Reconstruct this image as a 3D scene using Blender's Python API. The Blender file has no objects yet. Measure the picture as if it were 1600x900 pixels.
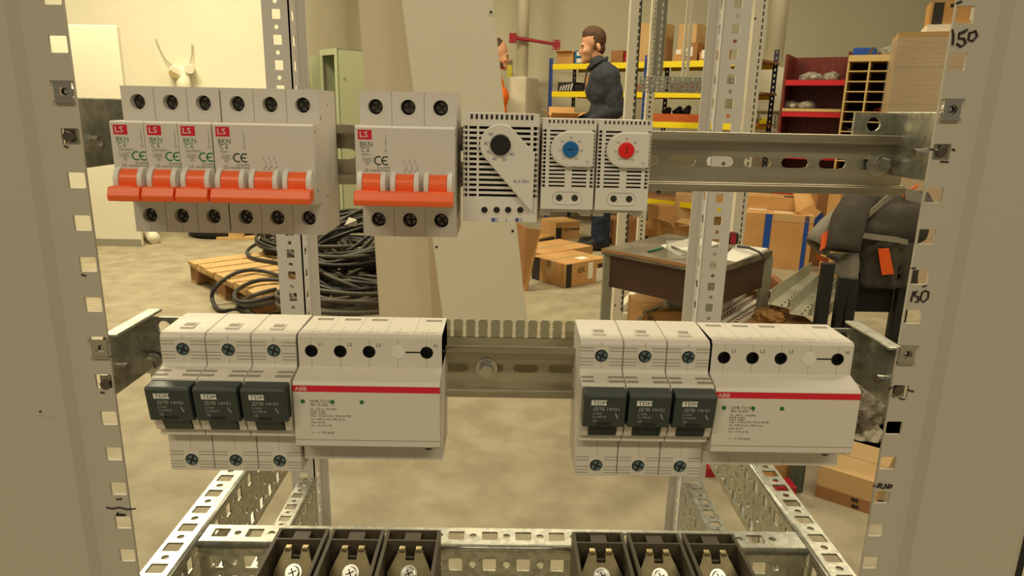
import bpy, bmesh, math, random
from mathutils import Vector, Matrix, noise
random.seed(7)
S = bpy.context.scene
COL = S.collection
# ------------------------------------------------------------------ camera
F = 1080.0
CAM = Vector((0, 0, 1.15))
AX_R = Vector((0.99975, -0.00897, 0.02049)).normalized()
AX_F = Vector((0.01379, 0.96839, -0.24905)); AX_F = (AX_F - AX_R * AX_F.dot(AX_R)).normalized()
AX_U = AX_R.cross(AX_F).normalized()
cd = bpy.data.cameras.new('camera'); cam = bpy.data.objects.new('camera', cd); COL.objects.link(cam)
cd.sensor_width = 36; cd.lens = 36 * F / 1600; cd.clip_start = 0.02; cd.clip_end = 60
M = Matrix((AX_R, AX_U, -AX_F)).transposed().to_4x4(); M.translation = CAM
cam.matrix_world = M
S.camera = cam
# ------------------------------------------------------------------ world, lamps, exposure
w = bpy.data.worlds.new('world'); S.world = w; w.use_nodes = True
w.node_tree.nodes['Background'].inputs[0].default_value = (1.0, 0.86, 0.57, 1)
w.node_tree.nodes['Background'].inputs[1].default_value = 0.19
def lamp(name, x, y, z, sx, sy, power, col=(1.0, 0.86, 0.56)):
    l = bpy.data.lights.new(name, 'AREA'); l.shape = 'RECTANGLE'; l.size = sx; l.size_y = sy
    l.energy = power; l.color = col
    o = bpy.data.objects.new(name, l); COL.objects.link(o); o.location = (x, y, z); return o
lamp('unseen_overhead_lamp', -2.7, 4.3, 3.7, 1.6, 0.3, 175)
lamp('unseen_overhead_lamp', 0.2, 5.2, 3.7, 1.6, 0.3, 58)
lamp('unseen_overhead_lamp', 3.0, 4.4, 3.7, 1.6, 0.3, 52)
lamp('unseen_overhead_lamp', -1.6, 1.2, 3.7, 1.6, 0.3, 36, (1.0, 0.87, 0.60))
lamp('unseen_overhead_lamp', 1.6, 1.2, 3.7, 1.6, 0.3, 36, (1.0, 0.87, 0.60))
lamp('unseen_overhead_lamp', -1.5, -1.9, 3.3, 1.6, 0.3, 44, (1.0, 0.87, 0.61))  # unseen front pair, added to brighten device fronts and rear posts
lamp('unseen_overhead_lamp', 1.5, -1.9, 3.3, 1.6, 0.3, 44, (1.0, 0.87, 0.61))
S.view_settings.view_transform = 'Standard'; S.view_settings.look = 'None'
S.view_settings.gamma = 1.0; S.view_settings.use_curve_mapping = False
S.view_settings.exposure = 0.0

# ------------------------------------------------------------------ helpers
def ray(px, py): return AX_R * ((px - 800) / F) + AX_U * ((450 - py) / F) + AX_F
def at(px, py, Y): r = ray(px, py); return CAM + r * (Y / r.y)
def atz(px, py, z=0.0): r = ray(px, py); return CAM + r * ((z - CAM.z) / r.z)
def lin(c):
    return tuple(((v / 255) / 12.92 if v <= 10 else ((v / 255 + 0.055) / 1.055) ** 2.4) for v in c)
MATS = {}
def mat(name, c, rough=0.5, metal=0.0, c2=None, scale=20, bump=0.0, bscale=None, stretch=None, tex='noise', spec=0.5, trans=0.0, alpha=1.0, fac=(0.35, 0.65)):
    if name in MATS: return MATS[name]
    m = bpy.data.materials.new(name); m.use_nodes = True; nt = m.node_tree; N = nt.nodes; L = nt.links
    b = N['Principled BSDF']
    b.inputs['Base Color'].default_value = (*lin(c), 1); b.inputs['Roughness'].default_value = rough
    b.inputs['Metallic'].default_value = metal; b.inputs['Specular IOR Level'].default_value = spec
    b.inputs['Transmission Weight'].default_value = trans; b.inputs['Alpha'].default_value = alpha
    if c2 or bump:
        tc = N.new('ShaderNodeTexCoord'); mp = N.new('ShaderNodeMapping'); L.new(tc.outputs['Object'], mp.inputs[0])
        if stretch: mp.inputs['Scale'].default_value = stretch
        def mk(sc):
            if tex == 'voronoi':
                t = N.new('ShaderNodeTexVoronoi'); t.inputs['Scale'].default_value = sc; L.new(mp.outputs[0], t.inputs['Vector']); return t.outputs['Color']
            if tex == 'wave':
                t = N.new('ShaderNodeTexWave'); t.inputs['Scale'].default_value = sc; t.inputs['Distortion'].default_value = 4; t.inputs['Detail'].default_value = 3
                L.new(mp.outputs[0], t.inputs['Vector']); return t.outputs['Color']
            t = N.new('ShaderNodeTexNoise'); t.inputs['Scale'].default_value = sc; t.inputs['Detail'].default_value = 6
            L.new(mp.outputs[0], t.inputs['Vector']); return t.outputs['Fac']
        if c2:
            r = N.new('ShaderNodeValToRGB'); L.new(mk(scale), r.inputs[0])
            r.color_ramp.elements[0].position = fac[0]; r.color_ramp.elements[1].position = fac[1]
            r.color_ramp.elements[0].color = (*lin(c), 1); r.color_ramp.elements[1].color = (*lin(c2), 1)
            L.new(r.outputs[0], b.inputs['Base Color'])
        if bump:
            bn = N.new('ShaderNodeBump'); bn.inputs['Strength'].default_value = bump; bn.inputs['Distance'].default_value = 0.01
            L.new(mk(bscale or scale * 2), bn.inputs['Height']); L.new(bn.outputs[0], b.inputs['Normal'])
    MATS[name] = m; return m
floor_m = mat('concrete_floor', (146, 135, 110), 0.7, c2=(168, 158, 132), scale=7, bump=0.08, bscale=60)
wall_m = mat('wall_paint', (226, 220, 196), 0.85, c2=(234, 229, 206), scale=1.2, bump=0.05, bscale=18)
wallb_m = mat('back_wall_paint', (204, 198, 172), 0.85, c2=(212, 206, 180), scale=0.8, bump=0.04, bscale=12)
post_m = mat('grey_powder_coat', (186, 180, 166), 0.5, bump=0.03, bscale=900)
rear_m = mat('light_grey_coat', (222, 218, 212), 0.5, bump=0.02, bscale=700)
cab_m = mat('white_cabinet_coat', (222, 216, 196), 0.5)
cabg_m = mat('beige_cabinet_coat', (212, 200, 176), 0.55)
zinc_m = mat('galvanised_steel', (164, 164, 154), 0.34, 0.85, c2=(186, 186, 174), scale=220, tex='voronoi', bump=0.04)
zincd_m = mat('dull_rail_steel', (150, 142, 122), 0.36, 0.8, c2=(196, 188, 168), scale=26, stretch=(0.25, 1, 3))
nickel_m = mat('nickel', (206, 204, 196), 0.2, 1.0)
brassy_m = mat('yellow_zinc', (118, 108, 82), 0.45, 0.9, c2=(98, 90, 68), scale=60)
white_m = mat('white_plastic', (226, 222, 214), 0.45)
lswh_m = mat('breaker_plastic', (216, 210, 202), 0.45)
spd_m = mat('ivory_plastic', (215, 209, 197), 0.45)
seam_m = mat('seam_grey', (150, 142, 126), 0.6)
dkseam_m = mat('dark_gap', (60, 54, 46), 0.7)
black_m = mat('black_plastic', (22, 22, 22), 0.5)
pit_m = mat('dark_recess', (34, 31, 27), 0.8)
orange_m = mat('orange_plastic', (248, 106, 50), 0.38)
red_m = mat('red_print', (212, 24, 48), 0.5)
redk_m = mat('red_knob', (232, 30, 30), 0.4)
bluek_m = mat('blue_knob', (20, 104, 172), 0.4)
green_m = mat('green_print', (30, 120, 60), 0.6)
ink_m = mat('black_print', (48, 46, 44), 0.6)
gink_m = mat('grey_print', (126, 124, 118), 0.6)
bink_m = mat('blue_print', (84, 92, 160), 0.6)
wink_m = mat('white_print', (226, 226, 222), 0.6)
marker_m = mat('marker_ink', (40, 22, 20), 0.6)
dkgrn_m = mat('dark_green_plastic', (52, 62, 58), 0.42)
led_m = mat('green_flag', (28, 110, 48), 0.3)
screwb_m = mat('blue_zinc_screw', (120, 150, 168), 0.25, 0.9)
screwd_m = mat('steel_screw', (112, 106, 98), 0.35, 0.85)
brown_m = mat('dark_brown_bakelite', (84, 76, 60), 0.5)
duct_m = mat('grey_green_duct', (158, 152, 124), 0.5)
card_m = mat('cardboard', (190, 142, 84), 0.8, c2=(202, 156, 98), scale=5, bump=0.04, bscale=50)
card2_m = mat('light_cardboard', (196, 160, 108), 0.8, c2=(206, 172, 120), scale=5)
card3_m = mat('dark_cardboard', (150, 104, 62), 0.8, c2=(164, 118, 74), scale=6)
kraft_m = mat('corrugated_edge', (176, 130, 76), 0.85, c2=(150, 108, 60), scale=40, tex='wave', stretch=(1, 1, 0.1))
ctape_m = mat('clear_tape', (198, 164, 112), 0.25)
btape_m = mat('blue_tape', (24, 72, 158), 0.4)
bkprint_m = mat('black_box_print', (46, 40, 34), 0.7)
paper_m = mat('paper', (234, 230, 216), 0.8)
wood_m = mat('pallet_wood', (206, 172, 116), 0.8, c2=(184, 148, 94), scale=7, stretch=(6, 6, 0.6), bump=0.1)
woodd_m = mat('old_wood', (152, 108, 66), 0.85, c2=(128, 88, 52), scale=8, bump=0.1)
cable_m = mat('black_cable', (44, 42, 38), 0.5)
cable2_m = mat('worn_cable', (74, 68, 56), 0.55)
locker_m = mat('grey_green_locker', (168, 174, 140), 0.5)
ryellow_m = mat('yellow_beam', (246, 222, 20), 0.5)
rblue_m = mat('blue_upright', (24, 62, 140), 0.5)
deck_m = mat('orange_chipboard', (196, 98, 42), 0.8, c2=(176, 84, 34), scale=30)
maho_m = mat('mahogany', (116, 42, 30), 0.45, c2=(92, 30, 22), scale=6, stretch=(8, 8, 0.7))
rededge_m = mat('red_edge', (196, 22, 40), 0.5)
ply_m = mat('plywood_edge', (206, 178, 118), 0.7)
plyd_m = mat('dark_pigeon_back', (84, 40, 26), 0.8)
table_m = mat('worn_tabletop', (132, 122, 100), 0.7, c2=(88, 80, 66), scale=9, bump=0.1)
tabled_m = mat('brown_apron', (74, 48, 34), 0.5)
tleg_m = mat('grey_green_leg', (140, 138, 116), 0.5)
skin_m = mat('skin', (212, 158, 122), 0.55)
hair_m = mat('brown_hair', (72, 46, 28), 0.7, c2=(92, 60, 36), scale=60)
navy_m = mat('navy_fleece', (44, 47, 56), 0.9, c2=(54, 57, 66), scale=24, bump=0.15, bscale=30)
jeans_m = mat('dark_jeans', (28, 36, 54), 0.9, c2=(38, 48, 70), scale=12)
shoe_m = mat('black_shoe', (26, 24, 24), 0.6)
tee_m = mat('orange_tee', (240, 112, 28), 0.85)
wgrey_m = mat('workwear_charcoal', (66, 61, 52), 0.9, c2=(78, 72, 62), scale=14, bump=0.2, bscale=25)
wlight_m = mat('workwear_grey', (150, 144, 128), 0.9)
horange_m = mat('hi_vis_orange', (255, 104, 28), 0.7)
rubber_m = mat('black_rubber', (30, 29, 27), 0.7)
wrap_m = mat('stretch_film', (236, 228, 210), 0.16, alpha=0.22, bump=0.5, bscale=14, stretch=(0.4, 1, 4))
bag_m = mat('clear_bag', (222, 220, 206), 0.15, alpha=0.4, bump=0.6, bscale=20)
pipe_m = mat('white_pipe', (226, 220, 196), 0.6)
redm_m = mat('red_paint', (160, 20, 36), 0.45)

TS = bpy.data.scenes.new('evaluation')
def eval_mesh(o):
    TS.collection.objects.link(o); vl = TS.view_layers[0]; vl.update(); dg = vl.depsgraph; dg.update()
    me = bpy.data.meshes.new_from_object(o.evaluated_get(dg)); bpy.data.objects.remove(o); return me
class MB:
    def __init__(s): s.v = []; s.f = []
    def add(s, vs, fs):
        n = len(s.v); s.v += [Vector(v) for v in vs]; s.f += [tuple(i + n for i in f) for f in fs]; return s
    def box(s, x0, x1, y0, y1, z0, z1):
        return s.add([(x0,y0,z0),(x1,y0,z0),(x1,y1,z0),(x0,y1,z0),(x0,y0,z1),(x1,y0,z1),(x1,y1,z1),(x0,y1,z1)],
                     [(0,3,2,1),(4,5,6,7),(0,1,5,4),(1,2,6,5),(2,3,7,6),(3,0,4,7)])
    def hexa(s, p): return s.add(p, [(0,3,2,1),(4,5,6,7),(0,1,5,4),(1,2,6,5),(2,3,7,6),(3,0,4,7)])
    def slab(s, p0, p1, p2, p3, t):                      # p0..p3 front face counter-clockwise seen from camera, t thick away
        p = [Vector(q) for q in (p0, p1, p2, p3)]
        n = (p[1] - p[0]).cross(p[3] - p[0]).normalized() * -t
        return s.hexa([p[0], p[1], p[1] + n, p[0] + n, p[3], p[2], p[2] + n, p[3] + n])
    def prism(s, pts, x0, x1, axis='x'):                 # polygon (a,b) swept along an axis
        n = len(pts); vs = []
        for x in (x0, x1):
            for a, b in pts:
                vs.append({'x': (x, a, b), 'y': (a, x, b), 'z': (a, b, x)}[axis])
        fs = [tuple(range(n)), tuple(range(2 * n - 1, n - 1, -1))]
        fs += [(i, i + n, (i + 1) % n + n, (i + 1) % n) for i in range(n)]
        return s.add(vs, fs)
    def cyl(s, p0, p1, r0, r1=None, n=14):
        r1 = r0 if r1 is None else r1; p0 = Vector(p0); p1 = Vector(p1); d = (p1 - p0).normalized()
        a = d.orthogonal().normalized(); b = d.cross(a); vs = []
        for p, r in ((p0, r0), (p1, r1)):
            for i in range(n):
                t = 2 * math.pi * i / n; vs.append(p + a * (r * math.cos(t)) + b * (r * math.sin(t)))
        fs = [tuple(range(n - 1, -1, -1)), tuple(range(n, 2 * n))] + [(i, (i + 1) % n, (i + 1) % n + n, i + n) for i in range(n)]
        return s.add(vs, fs)
    def ring(s, c, r0, r1, y0, y1, n=20):                # ring about y axis
        c = Vector(c); vs = []
        for r, y in ((r0, y0), (r1, y0), (r1, y1), (r0, y1)):
            for i in range(n):
                t = 2 * math.pi * i / n; vs.append(c + Vector((r * math.cos(t), y, r * math.sin(t))))
        fs = []
        for k in range(4):
            k2 = (k + 1) % 4
            fs += [(k * n + i, k * n + (i + 1) % n, k2 * n + (i + 1) % n, k2 * n + i) for i in range(n)]
        return s.add(vs, fs)
    def tube(s, pts, r, n=6, closed=False):
        pts = [Vector(p) for p in pts]; m = len(pts); vs = []; up = None
        for i in range(m):
            t = (pts[(i + 1) % m] - pts[i - 1]) if closed else (pts[min(i + 1, m - 1)] - pts[max(i - 1, 0)])
            t = t.normalized() if t.length > 1e-9 else Vector((0, 0, 1))
            up = t.orthogonal().normalized() if up is None else (up - t * up.dot(t))
            up = up.normalized() if up.length > 1e-6 else t.orthogonal().normalized()
            b = t.cross(up)
            for k in range(n):
                a = 2 * math.pi * k / n; vs.append(pts[i] + up * (r * math.cos(a)) + b * (r * math.sin(a)))
        fs = []
        for i in range(m if closed else m - 1):
            j = (i + 1) % m
            fs += [(i * n + k, i * n + (k + 1) % n, j * n + (k + 1) % n, j * n + k) for k in range(n)]
        if not closed: fs += [tuple(range(n - 1, -1, -1)), tuple(range((m - 1) * n, m * n))]
        return s.add(vs, fs)
    def loft(s, rings, caps=(True, True)):
        n = len(rings[0]); vs = [p for r in rings for p in r]; fs = []
        for i in range(len(rings) - 1):
            fs += [(i * n + k, i * n + (k + 1) % n, (i + 1) * n + (k + 1) % n, (i + 1) * n + k) for k in range(n)]
        if caps[0]: fs.append(tuple(range(n - 1, -1, -1)))
        if caps[1]: fs.append(tuple(range((len(rings) - 1) * n, len(rings) * n)))
        return s.add(vs, fs)
    def perf(s, o, U, V, us, vs, t, holes, NA=12):
        """plate with real holes: o origin, U,V unit axes, us/vs grid lines, holes {(i,j):('sq'|'ci'|'st',cu,cv,a,b)}; thickness t along -(UxV)"""
        o = Vector(o); U = Vector(U).normalized(); V = Vector(V).normalized(); W = U.cross(V) * -t
        P = lambda u, v, k: o + U * u + V * v + W * k
        for i in range(len(us) - 1):
            for j in range(len(vs) - 1):
                a, b, c, d = us[i], us[i + 1], vs[j], vs[j + 1]; h = holes.get((i, j))
                if not h:
                    s.add([P(a,c,0),P(b,c,0),P(b,d,0),P(a,d,0),P(a,c,1),P(b,c,1),P(b,d,1),P(a,d,1)], [(0,1,2,3),(7,6,5,4)])
                    continue
                k, cu, cv, ha, hb = h
                ang = [math.atan2(y - cv, x - cu) % (2 * math.pi) for x in (a, b) for y in (c, d)]
                if k == 'sq':
                    e = 0.07 if max(ha, hb) < 1.6 * min(ha, hb) else 0.0
                    for x, y in ((1,1),(-1,1),(-1,-1),(1,-1)):
                        q = math.atan2(y * hb, x * ha); ang += [(q - e) % (2 * math.pi), (q + e) % (2 * math.pi)]
                else: ang += [2 * math.pi * q / NA for q in range(NA)]
                ang = sorted(set(round(q, 5) for q in ang)); n = len(ang); inn = []; out = []
                for q in ang:
                    cc, ss = math.cos(q), math.sin(q)
                    if k == 'sq': r = min(ha / max(abs(cc), 1e-9), hb / max(abs(ss), 1e-9))
                    elif k == 'ci': r = ha
                    else:
                        r = hb / max(abs(ss), 1e-9)
                        if r * abs(cc) > ha: r = ha * abs(cc) + math.sqrt(max(hb * hb - ha * ha * ss * ss, 0))
                    inn.append((cu + r * cc, cv + r * ss))
                    ru = ((b - cu) if cc > 0 else (cu - a)) / max(abs(cc), 1e-9); rv = ((d - cv) if ss > 0 else (cv - c)) / max(abs(ss), 1e-9)
                    rr = min(ru, rv); out.append((cu + rr * cc, cv + rr * ss))
                vv = [P(*p, 0) for p in inn] + [P(*p, 0) for p in out] + [P(*p, 1) for p in inn] + [P(*p, 1) for p in out]; ff = []
                for x in range(n):
                    y = (x + 1) % n
                    ff += [(x, n + x, n + y, y), (2*n + y, 3*n + y, 3*n + x, 2*n + x), (x, y, 2*n + y, 2*n + x)]
                s.add(vv, ff)
        a, b, c, d = us[0], us[-1], vs[0], vs[-1]
        s.add([P(a,c,0),P(b,c,0),P(b,d,0),P(a,d,0),P(a,c,1),P(b,c,1),P(b,d,1),P(a,d,1)], [(0,4,5,1),(1,5,6,2),(2,6,7,3),(3,7,4,0)])
        return s
    def text(s, t, x, z, size, y, align='LEFT', sx=1.0, frame=None):
        me = text_mesh(t, align)
        if frame: o, U, V = frame
        else: o, U, V = Vector((x, y, z)), Vector((1, 0, 0)), Vector((0, 0, 1))
        n = len(s.v)
        s.v += [o + U * (v[0] * size * sx) + V * (v[1] * size) for v in me[0]]
        s.f += [tuple(i + n for i in f) for f in me[1]]; return s
    def build(s, name, m, parent=None, bev=0, smooth=False, solid=0, loc=None, rot=None):
        me = bpy.data.meshes.new(name); me.from_pydata(s.v, [], s.f); me.update(); me.materials.append(m)
        return mkobj(name, me, parent, bev, smooth, solid, loc, rot)
TXT = {}
def text_mesh(t, align):
    if (t, align) not in TXT:
        c = bpy.data.curves.new('lettering', 'FONT'); c.body = t; c.size = 1; c.align_x = align; c.resolution_u = 2
        o = bpy.data.objects.new('lettering', c); me = eval_mesh(o)
        TXT[(t, align)] = ([tuple(v.co) for v in me.vertices], [tuple(p.vertices) for p in me.polygons])
        bpy.data.meshes.remove(me); bpy.data.curves.remove(c)
    return TXT[(t, align)]
def mkobj(name, me, parent=None, bev=0, smooth=False, solid=0, loc=None, rot=None):
    o = bpy.data.objects.new(name, me); COL.objects.link(o)
    if parent: o.parent = parent
    if loc is not None: o.location = loc
    if rot is not None: o.rotation_euler = rot
    if solid: q = o.modifiers.new('solid', 'SOLIDIFY'); q.thickness = solid; q.offset = 0
    if bev:
        q = o.modifiers.new('bevel', 'BEVEL'); q.width = bev; q.segments = 2; q.limit_method = 'ANGLE'; q.angle_limit = 0.6
    if smooth: me.shade_smooth()
    return o
def tag(o, label, cat, group=None):
    o['label'] = label; o['category'] = cat
    if group: o['group'] = group
    return o
def thing(name, label, cat, loc=(0, 0, 0), rz=0, group=None):
    o = bpy.data.objects.new(name, None); COL.objects.link(o); o.empty_display_size = 0.02
    o.location = loc; o.rotation_euler = (0, 0, rz); return tag(o, label, cat, group)
def struct(name, mb, m, **k):
    o = mb.build(name, m, **k); o['kind'] = 'structure'; return o
def copy_tree(o, parent=None):
    c = o.copy(); COL.objects.link(c)
    if parent: c.parent = parent
    for ch in list(o.children): copy_tree(ch, c)
    return c
def wpt(name, root): pass
def zrow(z0, pitch, lo, hi):
    z = z0
    while z - pitch > lo: z -= pitch
    r = []
    while z < hi: r.append(z); z += pitch
    return r

# ------------------------------------------------------------------ the room
struct('floor', MB().box(-8, 9, -3, 8.6, -0.1, 0), floor_m)
xl = at(482, 100, 6.6).x
struct('wall_left', MB().box(-8, xl, 6.6, 6.75, 0, 4.2), wall_m)
struct('wall_left_return', MB().box(xl - 0.15, xl, 6.75, 8.3, 0, 4.2), wall_m)
struct('wall_back', MB().box(xl, 9, 8.3, 8.45, 0, 4.2), wallb_m)
struct('wall_left_pier', MB().box(-8, -2.98, 5.63, 5.68, 0, 1.715), wall_m, bev=0.01)
struct('wall_right', MB().box(6.2, 6.35, 0, 8.3, 0, 4.2), wallb_m)
struct('baseboard_left', MB().box(-8, -2.978, 5.62, 5.6295, 0, 0.06), mat('grey_skirting', (150, 146, 128), 0.8))

# ------------------------------------------------------------------ small shared fixings
_sc = MB().cyl((0, 0.004, 0), (0, 0, 0), 1.0, n=18); SC_ME = None
def screw_meshes(m):
    key = m.name
    if key not in SCR:
        a = MB().cyl((0, 0.004, 0), (0, 0, 0), 0.0034, 0.0031, n=18)
        me = bpy.data.meshes.new('screw'); me.from_pydata(a.v, [], a.f); me.materials.append(m); me.update()
        b = MB().box(-0.0028, 0.0028, -0.00012, 0.0003, -0.0006, 0.0006).box(-0.0006, 0.0006, -0.00012, 0.0003, -0.0028, 0.0028)
        me2 = bpy.data.meshes.new('cross_slot'); me2.from_pydata(b.v, [], b.f); me2.materials.append(pit_m); me2.update()
        SCR[key] = (me, me2)
    return SCR[key]
SCR = {}
def screw(parent, x, y, z, m, s=1.0, rot=0.0, name='terminal_screw'):
    a, b = screw_meshes(m)
    o = mkobj(name, a, parent, loc=(x, y, z), rot=(0, rot, 0)); o.scale = (s, 1, s)
    mkobj('cross_slot', b, o); return o
def bolt(parent, p, r, m=nickel_m, d=(0, -1, 0), L=0.006, name='bolt'):
    p = Vector(p); d = Vector(d)
    o = MB().cyl(p, p + d * 0.0012, r * 1.35, n=20).build('washer', m, parent, smooth=False)
    return MB().cyl(p + d * 0.0012, p + d * (0.0012 + L), r, r * 0.94, n=6).build(name, m, parent, bev=0.0004)

# ------------------------------------------------------------------ enclosure: front posts
YF = 0.376
def strokes(parent, frame_pts, lines, m, r, name):
    mb = MB()
    for ln in lines: mb.tube([frame_pts(*p) for p in ln], r, n=5)
    return mb.build(name, m, parent)
def front_post(side):
    if side < 0:
        xi, xo, xf, zr = -0.2243, -0.2420, -0.3060, 1.1318; hc = -0.2297
    else:
        xi, xo, xf, zr = 0.2292, 0.2470, 0.3200, 1.1330; hc = 0.2347
    lab = 'grey enclosure post with square holes at the left edge of the picture' if side < 0 else \
          'grey enclosure post marked 150 in black marker at the right edge'
    t = thing('enclosure_post', lab, 'post', (0, 0, 0), group='front posts of the enclosure')
    zs = zrow(zr, 0.0231, 0.10, 1.85); vs = [zs[0] - 0.01155] + [z + 0.01155 for z in zs]
    a, b = min(xi, xo), max(xi, xo)
    holes = {(0, j): ('sq', hc - a, zs[j], 0.0047, 0.0042) for j in range(len(zs))}
    mb = MB().perf((a, YF, 0), (1, 0, 0), (0, 0, 1), [0, b - a], vs, 0.0015, holes)
    mb.build('punched_strip', post_m, t)
    # plain face: soft bend towards the viewer, then rolled back at its outer edge
    prof = [(xo, YF), (xo + side * 0.004, YF - 0.0012), (xo + side * 0.009, YF - 0.005), (xf - side * 0.014, YF - 0.014),
            (xf - side * 0.006, YF - 0.0135), (xf - side * 0.001, YF - 0.010), (xf, YF - 0.004), (xf, YF + 0.020)]
    mb = MB(); z0, z1 = vs[0], vs[-1]
    th = 0.0015
    segs = [(z0, z1, False)]
    if side > 0: segs = [(z0, 1.016, False), (1.016, 1.050, True), (1.050, z1, False)]
    for za, zb, cut in segs:
        pp = prof
        if cut: pp = prof[:3] + [(xf - 0.013, YF - 0.0143)]
        out = pp; inn = [(x - side * 0.0004, y + th) for x, y in pp]
        poly = out + inn[::-1]
        mb.prism(poly if side > 0 else poly[::-1], za, zb, 'z')
    mb.build('plain_face', post_m, t)
    MB().box(*sorted((xf + side * 0.004, xf + side * 0.03)), YF + 0.02, YF + 0.026, 0.1, 1.85).build('dark_void_strip', rubber_m, t)  # added black strip standing in for the dark void past the face
    return t
pL = front_post(-1); pR = front_post(1)
# marker writing and dots on the posts
def onpost(px, py): return at(px, py, YF - 0.0004)
strokes(pR, onpost, [[(1488, 46), (1490, 56), (1489, 70)], [(1509, 49), (1499, 53), (1498, 60), (1506, 60), (1509, 68), (1501, 73), (1495, 68)], [(1499, 52), (1512, 46)],
                     [(1516, 50), (1513, 62), (1520, 64), (1527, 56), (1524, 48), (1516, 52)], [(1494, 5), (1503, 2)]], marker_m, 0.0006, 'marker_writing')
strokes(pR, onpost, [[(1428, 455), (1424, 468), (1424, 471)], [(1434, 455), (1430, 457), (1430, 463), (1435, 463), (1435, 471), (1430, 472)],
                     [(1446, 454), (1441, 457), (1438, 468), (1443, 472), (1450, 466), (1451, 456), (1446, 454)], [(1442, 448), (1448, 446)], [(1424, 419), (1431, 419)]], marker_m, 0.0005, 'marker_writing')
strokes(pR, onpost, [[(1364, 760), (1368, 758)], [(1370, 762), (1375, 755), (1379, 757), (1374, 761), (1380, 763)], [(1382, 763), (1384, 756), (1387, 763)], [(1388, 763), (1389, 757), (1394, 758), (1391, 763)],
                     [(1452, 233), (1459, 234)], [(1488, 233), (1492, 235)], [(1470, 252), (1482, 253)], [(1388, 609), (1394, 605)], [(1418, 609), (1428, 612)], [(1405, 622), (1414, 624)], [(1372, 782), (1381, 783)]], marker_m, 0.0005, 'marker_marks')
strokes(pL, onpost, [[(166, 793), (175, 795), (186, 793), (198, 796), (212, 795)], [(184, 801), (182, 805), (185, 806), (186, 803)], [(189, 803), (188, 806), (191, 806), (190, 803)], [(194, 803), (193, 806), (196, 805)],
                     [(100, 228), (106, 230)], [(127, 429), (134, 431)], [(157, 613), (163, 614)], [(182, 780), (190, 780)]], marker_m, 0.0005, 'marker_marks')
MB().cyl(at(63, 643, YF - 0.0125), at(63, 643, YF - 0.0128), 0.0007, n=8).build('paint_chip', marker_m, pL)
# cage nuts in the posts
def cage_nut(px, py, label, kind):
    p = at(px, py, YF)
    t = thing('cage_nut', label, 'cage nut', p, group='cage nuts clipped into the front posts')
    if kind == 0:
        MB().perf((-0.0045, -0.0012, -0.005), (1, 0, 0), (0, 0, 1), [0, 0.009], [0, 0.010], 0.0007, {(0, 0): ('ci', 0.0048, 0.005, 0.0027, 0)}).build('clip', nickel_m, t)
        MB().box(-0.0055, 0.0055, -0.002, 0.001, 0.0044, 0.0056).box(-0.0052, 0.0052, -0.002, 0.001, -0.0056, -0.0046).build('clip_lip', nickel_m, t)
        MB().ring((0.0003, 0, 0), 0.0018, 0.0034, 0.0004, 0.004, 14).build('nut', nickel_m, t)
        MB().cyl((0.0003, 0.004, 0), (0.0003, 0.0012, 0), 0.0018, 0.0012, n=12).build('screw_tip', nickel_m, t)
    else:
        MB().box(-0.0044, 0.0044, 0.0022, 0.0034, -0.005, 0.005).build('backing_plate', zincd_m, t)
        MB().cyl((-0.0005, 0.0022, 0), (-0.0005, -0.001, 0), 0.0034, 0.003, n=6).build('bolt_head', screwd_m, t, bev=0.0003)
cage_nut(100, 143, 'shiny cage nut in the left post beside the top rail bracket', 0)
cage_nut(109, 213, 'dark bolt head in the left post hole below the top cage nut', 1)
cage_nut(157, 544, 'shiny cage nut in the left post beside the lower rail bracket', 0)
cage_nut(166, 601, 'dark bolt head in the left post hole below the lower cage nut', 1)
cage_nut(1486, 171, 'shiny cage nut in the right post below the upper 150 marking', 0)
cage_nut(1473, 237, 'bolt head in the right post hole level with the top rail', 1)
cage_nut(1416, 553, 'shiny cage nut in the right post beside the lower rail bracket', 0)
cage_nut(1405, 610, 'bolt head in the right post hole below the lower cage nut', 1)

# ------------------------------------------------------------------ rear posts
def rear_post(side):
    xi, xo = side * 0.2300, side * 0.2590
    t = thing('rear_post', ('perforated light grey rear post left of the green locker' if side < 0 else 'perforated light grey rear post in front of the yellow rack'), 'post', (0, 0, 0), group='rear posts of the enclosure')
    Y = 0.78; P = 0.0258
    a, b = min(xi, xo), max(xi, xo)
    z0 = at(431, 62, Y).z if side < 0 else at(1150, 45, Y).z
    zs = zrow(z0, P, 0.08, 1.82); vs = []; holes = {}; j = 0
    vs = [zs[0] - P / 4]
    for z in zs:
        holes[(0, j)] = ('sq', (b - a) / 2, z, 0.0050, 0.0050); vs.append(z + P / 4); j += 1
        holes[(0, j)] = ('ci', (b - a) / 2, z + P / 2, 0.0024, 0); vs.append(z + 3 * P / 4); j += 1
    MB().perf((a, Y, 0), (1, 0, 0), (0, 0, 1), [0, b - a], vs, 0.0015, holes).build('front_flange', rear_m, t)
    h2 = {k: (h[0], 0.014, h[2], h[3], h[4]) for k, h in holes.items()}
    if side < 0: MB().perf((xi, Y, 0), (0, 1, 0), (0, 0, 1), [0, 0.028], vs, 0.0015, h2).build('side_flange', rear_m, t)
    else: MB().perf((xi, Y + 0.028, 0), (0, -1, 0), (0, 0, 1), [0, 0.028], vs, 0.0015, {k: (h[0], 0.014, h[2], h[3], h[4]) for k, h in holes.items()}).build('side_flange', rear_m, t)
    MB().box(*sorted((xi, xi - side * 0.010)), Y + 0.026, Y + 0.028, vs[0], vs[-1]).build('return_lip', rear_m, t)
    MB().box(*sorted((xo, xo - side * 0.0015)), Y + 0.0015, Y + 0.030, vs[0], vs[-1]).build('outer_flange', rear_m, t)
    return t
rear_post(-1); rear_post(1)

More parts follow.
